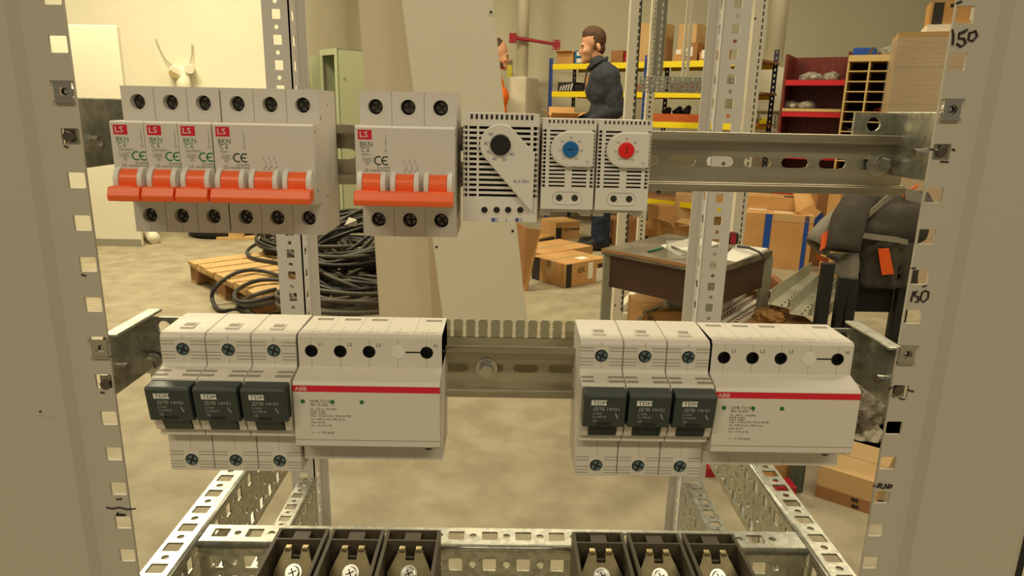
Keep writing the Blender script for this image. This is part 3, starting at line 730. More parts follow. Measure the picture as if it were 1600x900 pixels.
    MB().box(b - 0.0012, b - 0.0006, -0.0362, -0.0355, -0.0185, -0.0175).build('pin_hole', pit_m, t)
    return t
gF = 'fuse holders with dark green handles on the lower rail'
for k, px in enumerate((286, 357, 428)):
    fuse_holder(['fuse holder with dark handle, leftmost on the lower rail', 'fuse holder with dark handle, middle one of the left trio', 'fuse holder with dark handle touching the left surge protector'][k], at(px, 545, 0.387).x, 0.0266, gF)
for k, px in enumerate((940, 1008, 1076)):
    fuse_holder(['fuse holder with dark handle just right of the bare lower rail', 'fuse holder with dark handle, middle one of the right trio', 'fuse holder with dark handle touching the right surge protector'][k], at(px, 549, 0.387).x, 0.0258, gF)

# ------------------------------------------------------------------ surge protectors
def surge(label, xL1, group):
    m = 0.0170; W = 5 * m; x0 = xL1 - m / 2 + 0.0005
    t = thing('surge_protector', label, 'surge protector', (x0 + W / 2, YR, ZL), group=group)
    a, b = -W / 2 + 0.0002, W / 2 - 0.0002
    ys = -0.025
    prof = [(0.012, -0.0486), (ys, -0.0486), (ys, -0.0335), (-0.0385, -0.0335), (-0.040, -0.032), (-0.040, 0.0062), (-0.0385, 0.0080), (ys, 0.0118), (ys + 0.005, 0.0118), (ys + 0.005, 0.0285), (0.012, 0.0285)]
    body = MB().prism(prof[::-1], a, b)
    us = [a] + [-W / 2 + m * k for k in range(1, 5)] + [b]
    holes = {(k, 0): ('ci', -W / 2 + m * (k + 0.46), 0.0215, 0.0037, 0) for k in (0, 1, 2, 4)}
    body.perf((0, ys, 0), (1, 0, 0), (0, 0, 1), us, [0.0118, 0.0300], 0.005, holes, 20)
    h2 = {(k, 1): ('sq', -W / 2 + m * (k + 0.55), 0.0285, 0.0050, 0.0022) for k in (0, 1, 2, 4)}
    body.perf((0, ys + 0.002, 0.0318), (1, 0, 0), (0, 1, 0), us, [0, 0.022, 0.035], 0.0033, h2)
    body.add([(a, ys, 0.03), (b, ys, 0.03), (b, ys + 0.002, 0.0318), (a, ys + 0.002, 0.0318)], [(0, 1, 2, 3)])
    body.add([(a, ys, 0.0118), (a, ys, 0.03), (a, ys + 0.002, 0.0318), (a, 0.012, 0.0318), (a, 0.012, 0.0118)], [(0, 1, 2, 3, 4)])
    body.add([(b, ys, 0.0118), (b, ys, 0.03), (b, ys + 0.002, 0.0318), (b, 0.012, 0.0318), (b, 0.012, 0.0118)], [(4, 3, 2, 1, 0)])
    body.build('body', spd_m, t)
    sm = MB()
    for k in range(5):
        c = -W / 2 + m * (k + 0.46)
        sm.box(c - 0.0001, c + 0.0001, ys - 0.00008, ys + 0.0001, 0.0255, 0.0300).box(c - 0.0001, c + 0.0001, ys - 0.00008, ys + 0.0001, 0.0120, 0.0175)
        sm.box(c - 0.0035, c + 0.0052, ys + 0.0055, ys + 0.0058, 0.0317, 0.03185).box(c - 0.0001, c + 0.0001, ys + 0.0025, ys + 0.0150, 0.0317, 0.03185)
        if k: e = -W / 2 + m * k; sm.box(e - 0.0001, e + 0.0001, ys + 0.002, 0.011, 0.0317, 0.03185)
    for k in range(1, 5):
        e = -W / 2 + m * k; sm.box(e - 0.0001, e + 0.0001, ys - 0.00008, ys + 0.0001, -0.0485, -0.0440)
    sm.box(a, b, -0.04008, -0.0399, -0.0285, -0.0281)
    sm.build('seam', seam_m, t)
    for k in (0, 1, 2, 4):
        c = -W / 2 + m * (k + 0.46)
        MB().cyl((c, ys + 0.0046, 0.0215), (c, ys + 0.0049, 0.0215), 0.0037, n=20).build('terminal_recess', black_m, t)
        MB().box(c + 0.0015 - 0.005, c + 0.0015 + 0.005, 0.001, 0.0060, 0.0286, 0.0290).build('wire_entry', pit_m, t)
        MB().ring((c, ys + 0.0, 0.0215), 0.0034, 0.0038, -0.0001, 0.0045, 22).build('terminal_sleeve', black_m, t)
    c = -W / 2 + m * 3.46
    MB().cyl((c, ys - 0.0004, 0.0215), (c, ys + 0.001, 0.0215), 0.0043, n=24).build('blank_plug', white_m, t, bev=0.0003)
    MB().box(c + 0.0045, c + m - 0.0036, ys - 0.0002, ys + 0.0002, 0.0212, 0.0220).build('link_line', black_m, t)
    MB().box(a, b, -0.04008, -0.0396, 0.0020, 0.0058).build('red_stripe', red_m, t)
    y = -0.04012
    MB().text('ABB', a + 0.0012, 0.0027, 0.0034, y - 0.0001, sx=1.15).build('stripe_lettering', wink_m, t)
    for k in range(3): MB().cyl((a + 0.0055 + k * 0.0170, -0.0399, -0.0040), (a + 0.0055 + k * 0.0170, -0.0404, -0.0040), 0.0012, n=14).build('status_flag', led_m, t)
    d = MB()
    lx = a + 0.0095
    for tx, z, s in (('OVR T1+2', -0.0048, 0.0026), ('3N 15-255 - 7', -0.0068, 0.0024), ('Uc : 255 V ~ 50-60Hz', -0.0092, 0.0017), ('Iimp : 15 kA (L-N) / 50 kA (N-PE)', -0.0135, 0.0017),
                     ('Un : 230V (L-N) / 400V (L-L)', -0.0156, 0.0017), ('Imax: 60 kA', -0.0176, 0.0017), ('Up : 1.5 kV (L-N)', -0.0196, 0.0017), ('-\u25ad-  \u2264 125A gL/gG', -0.0240, 0.0017)):
        d.text(tx, lx, z, s, y)
    for q in (0, 1):
        ex = lx + q * 0.0050; k = 0.0002
        d.box(ex, ex + 0.0036, y, y + 0.0001, -0.0118, -0.0118 + k).box(ex, ex + 0.0036, y, y + 0.0001, -0.0098 - k, -0.0098).box(ex, ex + k, y, y + 0.0001, -0.0118, -0.0098).box(ex + 0.0036 - k, ex + 0.0036, y, y + 0.0001, -0.0118, -0.0098)
        d.text('T%d' % (q + 1), ex + 0.0010, -0.0114, 0.0015, y)
    d.build('rating_lettering', ink_m, t)
    d = MB()
    for k, tx in ((0, 'L1'), (1, 'L2'), (2, 'L3'), (4, 'N')): d.text(tx, -W / 2 + m * (k + 0.46) + 0.0042, 0.0248, 0.0030, ys - 0.0001)
    d.build('terminal_lettering', ink_m, t)
    c = -W / 2 + m * 4.5
    MB().cyl((c, ys - 0.0002, -0.0385), (c, ys + 0.001, -0.0385), 0.0032, n=18).build('screw_recess', pit_m, t)
    screw(t, c, ys - 0.0004, -0.0385, screwd_m, 0.8, 0.3)
    mb = MB()
    for yy, zz in ((-0.012, 0.018), (-0.034, 0.001), (-0.034, -0.027), (-0.012, -0.040)): mb.cyl((b - 0.0002, yy, zz), (b + 0.0002, yy, zz), 0.001, n=8)
    mb.build('rivet_mark', seam_m, t)
gS = 'five-module surge protectors on the lower rail'
surge('ivory surge protector with red stripe left of the bare rail', at(487, 549, 0.387).x, gS)
surge('ivory surge protector with red stripe beside the right bracket', at(1132, 556, 0.387).x, gS)

# ------------------------------------------------------------------ dark terminal blocks along the bottom
def terminal(label, xc, W, group):
    zt = 0.88; y0, y1 = 0.322, 0.4035
    t = thing('terminal_block', label, 'terminal block', (xc, y1, zt), group=group)
    a, b = -W / 2, W / 2; D = y0 - y1; wl = 0.0022; dp = -0.030
    mb = MB().box(a, a + wl, D, 0, dp, 0).box(b - wl, b, D, 0, dp, 0).box(a + wl, b - wl, D, D + wl, dp, 0).box(a + wl, b - wl, -0.0010, 0, dp, 0)
    mb.box(a + wl, b - wl, -0.0122, -0.0108, dp, 0).box(-0.0052, 0.0052, -0.0108, -0.001, dp, -0.0008).box(a, b, D, 0, dp - 0.012, dp)
    mb.build('housing', brown_m, t)
    MB().box(a + 0.004, b - 0.004, 0, 0.027, dp - 0.010, dp - 0.004).build('mounting_foot', brown_m, t)
    # sloping contact plate with two prongs and a screw
    o = Vector((0, -0.0185, -0.0030)); V = Vector((0, 0.62, 0.78)).normalized(); N = Vector((0, -V.z, V.y))
    hw = W / 2 - 0.0040
    poly = [(-hw, -0.034), (hw, -0.034), (hw, -0.0125), (0.0082, -0.0015), (0.0078, 0.0005), (0.0030, 0.0005), (0.0028, -0.0055), (-0.0028, -0.0055), (-0.0030, 0.0005), (-0.0078, 0.0005), (-0.0082, -0.0015), (-hw, -0.0125)]
    n = len(poly); mb = MB()
    vs = [o + Vector((u, 0, 0)) + V * v for u, v in poly] + [o + Vector((u, 0, 0)) + V * v - N * 0.0018 for u, v in poly]
    # two convex-ish halves avoided: triangulated by blender
    mb.add(vs, [tuple(range(n)), tuple(range(2 * n - 1, n - 1, -1))] + [(i, i + n, (i + 1) % n + n, (i + 1) % n) for i in range(n)])
    pl = mb.build('contact_plate', brassy_m, t)
    for s in (-1, 1):
        c = o + Vector((s * 0.0053, 0, 0)) + V * 0.0006
        MB().box(c.x - 0.0020, c.x + 0.0020, c.y - 0.0012, c.y + 0.003, c.z - 0.003, c.z + 0.0012).build('prong', mat('bright_prong', (206, 190, 146), 0.35, 0.8), t, bev=0.0007)
    MB().box(-0.003, 0.003, -0.0205, -0.0185, -0.0075, -0.0065).build('spring_clip', nickel_m, t)
    c = o + V * -0.0135
    MB().cyl(c - N * 0.0005, c + N * 0.0006, 0.0052, n=24).build('washer', nickel_m, t)
    sc = MB().cyl(c + N * 0.0004, c + N * 0.0030, 0.0040, 0.0035, n=18).build('screw', nickel_m, t)
    for aa in (0.4, 0.4 + math.pi / 2):
        u = Vector((math.cos(aa), 0, 0)) + V * math.sin(aa); w_ = Vector((-math.sin(aa), 0, 0)) + V * math.cos(aa); q = c + N * 0.0031
        MB().add([q - u * 0.0026 - w_ * 0.00035, q + u * 0.0026 - w_ * 0.00035, q + u * 0.0026 + w_ * 0.00035, q - u * 0.0026 + w_ * 0.00035], [(0, 1, 2, 3)]).build('cross_slot', pit_m, sc)
    c = o + V * -0.0255
    MB().hexa([c + Vector((x, 0, 0)) + V * v + N * k for k in (0.0001,) for x, v in ((-0.0025, 0), (0.0025, 0), (0.0025, 0.003), (-0.0025, 0.003))] + [c + Vector((x, 0, 0)) + V * v + N * 0.0003 for x, v in ((-0.0025, 0), (0.0025, 0), (0.0025, 0.003), (-0.0025, 0.003))]).build('slot', pit_m, t)
gT = 'dark brown terminal blocks on the cross channel'
for k, (px0, px1) in enumerate(((435, 514), (519, 601), (605, 689), (893, 972), (978, 1058), (1063, 1143))):
    p, q = atz(px0, 828, 0.88), atz(px1, 828, 0.88)
    lab = ['dark terminal block, leftmost of the row at the bottom', 'dark terminal block, middle of the left bottom trio', 'dark terminal block left of the bare cross channel',
           'dark terminal block right of the bare cross channel', 'dark terminal block, middle of the right bottom trio', 'dark terminal block, rightmost of the row at the bottom'][k]
    terminal(lab, (p.x + q.x) / 2, (q.x - p.x) , gT)

# ================================================================== the workshop behind
def px_dir(px, Y): return at(px, 300, Y).x
def carton(label, root, rz, w, d, h, m=card_m, open_=False, tape=None, tapes=None, group=None, bands=None, flap_h=None, cat='box', name='cardboard_box'):
    """root = front-left bottom corner; x along the front, y away"""
    t = thing(name, label, cat, root, rz, group)
    if open_:
        k = 0.006
        MB().box(0, w, 0, k, 0, h).box(0, w, d - k, d, 0, h).box(0, k, k, d - k, 0, h).box(w - k, w, k, d - k, 0, h).box(k, w - k, k, d - k, 0, k).build('body', m, t)
        fl = flap_h or d * 0.4
        MB().slab((0, 0, h), (w, 0, h), (w, -fl * 0.8, h + fl * 0.25), (0, -fl * 0.8, h + fl * 0.25), 0.005).build('flap', m, t)
        MB().slab((0, d, h), (w, d, h), (w, d + fl * 0.4, h + fl * 0.7), (0, d + fl * 0.4, h + fl * 0.7), 0.005).build('flap', m, t)
        MB().slab((w, 0, h), (w, d, h), (w + fl * 0.6, d, h + fl * 0.3), (w + fl * 0.6, 0, h + fl * 0.3), 0.005).build('flap', m, t)
        MB().slab((0, 0, h), (0, d, h), (-fl * 0.5, d, h + fl * 0.5), (-fl * 0.5, 0, h + fl * 0.5), 0.005).build('flap', m, t)
    else:
        MB().box(0, w, 0, d, 0, h - 0.004).build('body', m, t, bev=0.002)
        MB().box(0, w, 0, d / 2 - 0.002, h - 0.004, h).build('flap', m, t); MB().box(0, w, d / 2 + 0.002, d, h - 0.004, h).build('flap', m, t)
        if tape: MB().box(-0.0008, w + 0.0008, d / 2 - 0.025, d / 2 + 0.025, h, h + 0.0008).box(-0.0012, -0.0002, d / 2 - 0.025, d / 2 + 0.025, h * 0.7, h).build('tape', tape, t)
    for (x0, x1, z0, z1, bm) in (bands or []): MB().box(x0, x1, -0.0012, -0.0002, z0, z1).build('printed_band', bm, t)
    return t
def carton_g(label, C, R, dep, ytop, **k):                 # two ground pixels along the front, depth, top pixel above C
    a = atz(*C); b = atz(*R); v = b - a; rz = math.atan2(v.y, v.x)
    h = at(C[0], ytop, a.y).z
    return carton(label, a, rz, v.length, dep, h, **k), v.length, h
# ---- left side: wall fittings, pipe, tyre
p = at(283, 108, 6.55)
t = thing('pipe_stub', 'plastered pipe stub with two loose wires on the bright left wall', 'pipe stub', (p.x, 6.6, p.z))
f = 6.6 / F
def L6(px, py, dy=-0.05): q = at(px, py, 6.6 + dy); return Vector((q.x - p.x, dy, q.z - p.z))
MB().cyl(L6(274, 110, 0.0), L6(272, 114, -0.16), 0.055, 0.05, 16).build('stub', wall_m, t)
MB().cyl(L6(272, 114, -0.1605), L6(272, 114, -0.161), 0.042, n=16).build('stub_opening', mat('stub_opening_shade', (170, 150, 96), 0.9), t)  # shade inside the stub, painted as a darker ochre disc
MB().cyl(L6(296, 106, 0.0), L6(296, 108, -0.12), 0.045, 0.04, 16).build('stub', wall_m, t)
MB().cyl(L6(284, 104, -0.06), L6(288, 150, -0.10), 0.05, 0.07, 14).build('plaster_sleeve', wall_m, t, smooth=True)
MB().tube([L6(243, 61, -0.02), L6(250, 78, -0.03), L6(258, 92, -0.05), L6(270, 104, -0.08)], 0.006).build('wire', mat('grey_wire', (170, 164, 140), 0.6), t)
MB().tube([L6(300, 69, -0.02), L6(300, 84, -0.03), L6(297, 100, -0.06)], 0.006).build('wire', MATS['grey_wire'], t)
q = atz(228, 352, 0.05); q2 = atz(241, 376, 0.03)
o = MB().tube([(q.x - 0.06, 6.45, 0.14), (q.x, q.y - 0.1, 0.10), (q2.x, q2.y, 0.05)], 0.05, 12).build('waste_pipe', pipe_m, smooth=True); tag(o, 'short white pipe elbow lying at the foot of the left wall', 'pipe')
c = atz(332, 373)
t = thing('rubber_tyre', 'black rubber ring on the floor behind the pallet', 'tyre', (c.x, c.y + 0.25, 0))
pts = [(0.24 * math.cos(a), 0.24 * math.sin(a), 0.07) for a in [2 * math.pi * k / 28 for k in range(28)]]
MB().tube(pts, 0.07, 10, True).build('ring', rubber_m, t, smooth=True)
MB().tube([(x * 0.86, y * 0.86, 0.075) for x, y, z in pts], 0.05, 8, True).build('inner_bead', cable2_m, t, smooth=True)
c = atz(370, 374)
t = thing('wooden_offcut', 'short light wooden offcut on the floor beside the black ring', 'wood offcut', (c.x, c.y, 0), 0.15)
MB().box(-0.16, 0.16, -0.05, 0.05, 0, 0.025).build('plank', wood_m, t); MB().box(-0.06, 0.06, -0.03, 0.05, 0.025, 0.14).build('block', wood_m, t)
MB().tube([atz(245, 368, 0.02), atz(330, 364, 0.02), atz(372, 363, 0.02)], 0.02, 8)
# ---- pallet
A = atz(299, 440); B = atz(402, 497); u = (B - A); rzp = math.atan2(u.y, u.x)
t = thing('wooden_pallet', 'wooden pallet carrying the heap of black cable', 'pallet', A, rzp)
PL, PD = u.length + 0.02, 1.25
n = 7
for k in range(n):
    wk = PL / n - 0.022; x0 = k * PL / n
    MB().box(x0, x0 + wk, -0.01 + 0.012 * (k % 2), PD - 0.02 * (k % 3), 0.122, 0.144).build('plank', wood_m, t, bev=0.002)
for y in (0, PD / 2 - 0.05, PD - 0.1):
    MB().box(0, PL - 0.01, y, y + 0.1, 0.100, 0.122).build('stringer_board', wood_m, t)
    for x in (0, PL / 2 - 0.075, PL - 0.16): MB().box(x, x + 0.145, y, y + 0.1, 0.022, 0.100).build('block', woodd_m, t, bev=0.003)
for x in (0, PL / 2 - 0.05, PL - 0.12): MB().box(x, x + 0.1, 0, PD, 0, 0.022).build('bottom_board', wood_m, t)
# ---- cables on the pallet
def coil(label, px, py, z, r, turns, tilt, m, rr=0.011, wob=0.03):
    c = atz(px, py, z); rnd = random.Random(px * 7 + py)
    t = thing('cable_coil', label, 'cable coil', (c.x, c.y, z), group='coils of black cable')
    for k in range(turns):
        rk = r * rnd.uniform(0.72, 1.08); tx = tilt[0] + rnd.uniform(-0.16, 0.16); ty = tilt[1] + rnd.uniform(-0.16, 0.16)
        R = Matrix.Rotation(tx, 3, 'X') @ Matrix.Rotation(ty, 3, 'Y'); off = Vector((rnd.uniform(-wob, wob), rnd.uniform(-wob, wob), rnd.uniform(0, 0.018 * turns * 0.5)))
        e = rnd.uniform(0.78, 1.0); ph = rnd.uniform(0, 6.28)
        pts = []
        for i in range(26):
            a = 2 * math.pi * i / 26; q = Vector((rk * math.cos(a), rk * e * math.sin(a), 0.02 * math.sin(2 * a + ph))); pts.append(R @ q + off)
        zm = min(q.z for q in pts)
        if zm < rr: pts = [q - Vector((0, 0, zm - rr)) for q in pts]
        MB().tube(pts, rr, 6, True).build('loop', m if k % 3 else cable2_m, t, smooth=True)
ZP = 0.146
coil('large heap of black cable coils, tallest on the pallet', 540, 425, ZP, 0.34, 20, (0.15, 0.1), cable_m, 0.012, 0.06)
coil('tilted black cable coil leaning on top of the heap', 556, 402, ZP + 0.16, 0.28, 14, (0.35, -0.2), cable_m, 0.011, 0.06)
coil('black cable coil lying left of the heap behind the rear post', 470, 392, ZP, 0.28, 14, (0.06, 0.05), cable_m, 0.011, 0.05)
coil('small steep black coil at the back of the heap beside the green locker', 575, 392, ZP + 0.10, 0.24, 12, (0.5, 0.1), cable_m, 0.010, 0.05)
coil('loose olive cable loops spilling to the front of the pallet', 540, 470, ZP, 0.36, 6, (0.03, 0.02), cable2_m, 0.012, 0.08)
coil('tangled black coil at the right front of the pallet beside the enclosure', 572, 452, ZP, 0.27, 12, (0.1, 0.12), cable_m, 0.012, 0.07)
def loose(label, pts, m, r=0.012):
    P = [atz(*q) for q in pts]; out = []
    for i in range(len(P) - 1):
        p0, p1, p2, p3 = P[max(i - 1, 0)], P[i], P[i + 1], P[min(i + 2, len(P) - 1)]
        for s in range(7):
            k = s / 7; out.append(0.5 * ((2 * p1) + (p2 - p0) * k + (2 * p0 - 5 * p1 + 4 * p2 - p3) * k * k + (3 * p1 - p0 - 3 * p2 + p3) * k ** 3))
    out.append(P[-1]); o = MB().tube(out, r, 7).build('loose_cable', m, smooth=True)
    return tag(o, label, 'cable', 'loose cable ends around the pallet')
loose('long cable loop hanging over the left front of the pallet down to the floor', [(440, 432, .16), (400, 422, .17), (365, 428, .17), (336, 450, .10), (332, 470, .03), (345, 485, .015), (375, 482, .015), (440, 470, .16), (460, 462, .17)], cable_m)
loose('second cable loop curling low beside the pallet corner', [(450, 438, .17), (405, 438, .17), (372, 452, .17), (368, 468, .16), (390, 472, .16), (440, 460, .17), (470, 450, .17)], cable_m)
loose('thin cable arc rising left of the coils at the pallet back', [(440, 372, .17), (410, 378, .18), (388, 390, .17), (392, 402, .16), (430, 410, .16), (460, 412, .17)], cable_m)
loose('long cable winding round the front of the pallet to the enclosure foot', [(430, 452, .17), (395, 462, .17), (372, 478, .03), (400, 492, .015), (450, 486, .02), (500, 478, .17), (560, 470, .18), (592, 458, .18)], cable2_m)
loose('cable drooping across the pallet front towards the white panel', [(500, 432, .18), (520, 452, .18), (512, 475, .16), (500, 490, .02)], cable2_m)
loose('cable running right from the heap towards the white panel', [(500, 468, .18), (540, 466, .18), (575, 452, .18), (600, 440, .17)], cable2_m)
o = MB().slab(atz(538, 352, 0.5), atz(556, 354, 0.5), atz(557, 344, 0.55), atz(545, 340, 0.55), 0.003).build('paper_scrap', paper_m); tag(o, 'white paper scrap lying on the cable heap', 'paper')
MATS['_'] = None
# ---- green locker
c = at(526, 75, 6.15); H = c.z
rzl = math.atan2(0.20, 0.23)
t = thing('metal_locker', 'grey-green metal locker with open front, standing behind the cable heap', 'locker', (c.x, c.y, 0), rzl)
d1, d2, k = 0.31, 0.34, 0.012       # x: right face (along), y: left (open) face depth
MB().box(0, d2, 0, 0.012, 0, H).box(d2 - k, d2, 0, d1, 0, H).box(0, d2, d1 - k, d1, 0, H).box(0, d2, 0, d1, H - k, H).box(0, d2, 0, d1, 0, k).build('carcass', locker_m, t)
MB().box(-0.001, 0.012, 0, 0.05, 0, H).box(-0.001, 0.012, d1 - 0.035, d1, 0, H).box(-0.001, 0.012, 0.05, d1 - 0.035, H - 0.05, H).box(-0.001, 0.012, 0.05, d1 - 0.035, 0, 0.05).build('door_frame', locker_m, t)
MB().box(-0.09, 0.0, d1 + 0.002, d1 + 0.016, 0.1, H - 0.05).build('door', locker_m, t)
MB().cyl((0.06, -0.012, H - 0.24), (0.06, 0, H - 0.24), 0.008, n=10).build('lock', nickel_m, t)
# ---- enclosure box and leaning panel
a, b = atz(596, 548), atz(678, 549); ta, tb = at(548, -180, a.y + 0.02), at(647, -180, b.y + 0.02)
t = thing('steel_enclosure', 'tall beige steel enclosure standing left of the leaning white panel', 'enclosure', (a.x, a.y, 0))
V = Vector((a.x, a.y, 0)); dep = Vector((0.03, 0.32, 0))
MB().hexa([a - V, b - V, b - V + dep, a - V + dep, ta - V, tb - V, tb - V + dep, ta - V + dep]).build('body', cabg_m, t, bev=0.006)
fr = MB(); 
MB().slab(b - V + Vector((0.001, 0.01, 0.02)), b - V + dep + Vector((0.001, -0.01, 0.02)), tb - V + dep + Vector((0.001, -0.01, -0.02)), tb - V + Vector((0.001, 0.01, -0.02)), 0.003).build('side_panel', cabg_m, t)
a, b = atz(700, 563), atz(830, 567); Y0 = a.y
ta, tb = at(604, -180, Y0 + 0.05), at(751, -180, Y0 + 0.05)
t = thing('enclosure_cover', 'wide cream-white sheet panel leaning against the beige enclosure', 'cover', (a.x, a.y, 0)); V = Vector((a.x, a.y, 0))
MB().slab(a - V, b - V, tb - V, ta - V, 0.022).build('sheet', cab_m, t, bev=0.004)
def onB(px, py):
    n = (b - a).cross(ta - a).normalized(); r = ray(px, py); k = (a - CAM).dot(n) / r.dot(n); return CAM + r * k - V - r.normalized() * 0.0008
for px, py in ((682, 386), (801, 361), (767, 19)):
    q = onB(px, py); MB().cyl(q, q + Vector((0, 0.002, 0)), 0.006, n=10).build('fixing_hole', pit_m, t)
# ---- pipes and casings
def pipe_case(label, lab2, pts, ztop, pc, pr):
    t = thing('pipe_casing', label, 'casing', (pts[0][0], pts[0][1], 0)); o = pts[0]
    MB().prism([(x - o[0], y - o[1]) for x, y in pts], 0, ztop, 'z').build('casing', pipe_m, t, bev=0.006)
    MB().box(0, pts[1][0] - o[0], -0.004, 0, 0, 0.06).build('skirting', pipe_m, t)
    t2 = thing('white_pipe', lab2, 'pipe', (pc[0], pc[1], ztop))
    MB().cyl((0, 0, 0.001), (0, 0, 4.2 - ztop), pr, n=24).build('pipe', pipe_m, t2, smooth=True)
    MB().cyl((0, 0, 0.0005), (0, 0, 0.015), pr * 1.08, n=24).build('collar', pipe_m, t2)
pipe_case('white pipe casing below the pipe with the red bracket', 'white vertical pipe with a red bracket clamped on', [(-0.06, 7.6), (0.21, 7.6), (0.35, 7.85), (0.35, 8.29), (-0.06, 8.29)], 1.49, (0.172, 7.86), 0.063)
pipe_case('white pipe casing between the yellow rack and the red bookcase', 'white vertical pipe right of the yellow rack', [(2.37, 6.85), (2.64, 6.85), (2.86, 7.15), (2.86, 8.2), (2.37, 8.2)], 1.595, (2.62, 7.10), 0.085)
p0, p1 = at(799, 58, 7.74), at(868, 69, 7.74)
t = thing('red_bracket', 'red metal arm with square end plate clamped to the white pipe', 'bracket', (0.172, 7.74, p0.z)); V = Vector((0.172, 7.74, p0.z))
MB().cyl(p0 - V, p1 - V, 0.020, 0.016, 10).build('arm', redm_m, t)
q = at(803, 59, 7.72) - V; MB().box(q.x - 0.05, q.x + 0.03, -0.03, 0.0, -0.06, 0.04).build('socket', redm_m, t, bev=0.006)
q0, q1 = at(864, 62, 7.72) - V, at(875, 78, 7.72) - V
MB().perf((q0.x, -0.022, q1.z), (1, 0, 0), (0, 0, 1), [0, (q1.x - q0.x) / 2, q1.x - q0.x], [0, (q0.z - q1.z) / 2, q0.z - q1.z], 0.008, {(i, j): ('ci', (q1.x - q0.x) * (0.2 + 0.6 * i), (q0.z - q1.z) * (0.15 + 0.7 * j), 0.008, 0) for i in (0, 1) for j in (0, 1)}).build('end_plate', redm_m, t)
for dz in (0, -0.03):
    MB().tube([(0.072 * math.cos(a), 0.12 + 0.072 * math.sin(a), dz - 0.03) for a in [2 * math.pi * k / 20 for k in range(20)]], 0.005, 6, True).build('hose_clamp', nickel_m, t)
# ---- yellow and blue rack
P0 = Vector((0.437, 7.4, 0)); P1 = Vector((2.16, 6.1, 0)); ur = (P1 - P0).normalized(); LR = (P1 - P0).length; rzr = math.atan2(ur.y, ur.x); nr = Vector((-ur.y, ur.x, 0))
t = thing('storage_rack', 'storage rack with yellow beams and blue uprights behind the man', 'shelving rack', P0, rzr); rack = t
DR = 0.5
def s_of(px):
    r = ray(px, 150); r = Vector((r.x, r.y)); # solve P0+ur*s = k*r
    det = r.x * (-ur.y) + ur.x * r.y
    return (r.x * (-P0.y) + P0.x * r.y) / det * -1 if abs(det) > 1e-9 else 0
def s_px(px):
    lo, hi = -1.0, 4.0
    for _ in range(40):
        m_ = (lo + hi) / 2; q = P0 + ur * m_; cur = ray_px(Vector((q.x, q.y, 1.4)))
        if cur < px: lo = m_
        else: hi = m_
    return lo
def ray_px(q): d = q - CAM; return 800 + F * d.dot(AX_R) / d.dot(AX_F)
smid = s_px(1005)
for s in (0.0, smid, LR - 0.05):
    for y in (0, DR - 0.04):
        zt = 1.67 if s < 1.5 else 1.72
        zs = zrow(0.3, 0.05, 0.05, zt); vs = [0] + [(zs[i] + zs[i + 1]) / 2 for i in range(len(zs) - 1)] + [zt]
        hl = {(0, j): ('sq', 0.022, zs[j], 0.006, 0.011) for j in range(len(vs) - 1)}
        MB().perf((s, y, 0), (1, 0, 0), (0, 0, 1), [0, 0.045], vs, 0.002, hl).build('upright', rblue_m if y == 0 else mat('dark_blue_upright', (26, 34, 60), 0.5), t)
        MB().box(s, s + 0.002, y + 0.002, y + 0.035, 0, zt).build('upright_flange', rblue_m, t)
for zt in (0.35, 1.075, 1.345, 1.612):
    for y in (-0.004, DR):
        for s0, s1 in ((0.046, smid - 0.001), (smid + 0.046, LR - 0.051)):
            MB().box(s0, s1, y, y + 0.004, zt - 0.055, zt).box(s0, s1, y, y + 0.03, zt - 0.055, zt - 0.051).build('beam', ryellow_m, t)
    MB().box(0.0, LR, 0.004, DR - 0.002, zt - 0.018, zt).build('shelf_board', deck_m if zt == 1.075 else card3_m, t)
MB().box(smid + 0.05, LR - 0.05, 0.006, 0.026, 1.075, 1.148).build('front_board', deck_m, t)
def on_rack(label, px0, px1, pytop, zb, dep=0.25, off=0.05, m=card_m, **k):
    s0, s1 = s_px(px0), s_px(px1); q = P0 + ur * s0 + nr * off; mid = P0 + ur * ((s0 + s1) / 2)
    h = at((px0 + px1) / 2, pytop, mid.y).z - zb
    return carton(label, (q.x, q.y, zb), rzr, (s1 - s0) * 0.94, dep, max(h, 0.05), m=m, **k), (s1 - s0) * 0.94, h
Z1, Z2, Z3 = 1.613, 1.346, 1.076
on_rack('open brown box at the left end of the top rack shelf', 865, 891, 82, Z1, 0.24, m=card_m, open_=True, flap_h=0.06)
for k, (yt, zb, lab) in enumerate(((91, Z1, 'lower blue box with white label on the top rack shelf'), (81, Z1 + 0.066, 'upper blue box with white label stacked on another on the rack'))):
    s0, s1 = s_px(892), s_px(908); q = P0 + ur * s0 + nr * 0.05
    t = thing('blue_box', lab, 'box', (q.x, q.y, zb), rzr, 'blue boxes on the rack'); wb = (s1 - s0) * 0.95
    MB().box(0, wb, 0, 0.2, 0, 0.063).build('body', mat('cyan_carton', (36, 110, 160), 0.6), t, bev=0.003); MB().box(wb * 0.2, wb * 0.7, -0.001, 0, 0.012, 0.05).build('paper_label', paper_m, t)
on_rack('brown box on the top rack shelf behind the collar of the man', 948, 968, 78, Z1, 0.22, m=card3_m)
t = thing('red_cup', 'red plastic cup on the top rack shelf', 'cup', P0 + ur * s_px(975) + nr * 0.06 + Vector((0, 0, Z1))); 
MB().cyl((0, 0, 0), (0, 0, 0.10), 0.05, 0.035, 16).build('cup', redm_m, t, smooth=False); MB().cyl((0, 0, 0.10), (0, 0, 0.105), 0.036, n=16).build('rim', redm_m, t)
on_rack('tall pale box behind the white frame post on the rack', 984, 1020, 33, Z1, 0.3, 0.12, m=card2_m, bands=None)
on_rack('tall plain box on the rack right of the grey slotted duct', 1040, 1070, 33, Z1 + 0.0, 0.25, 0.2, m=card2_m)
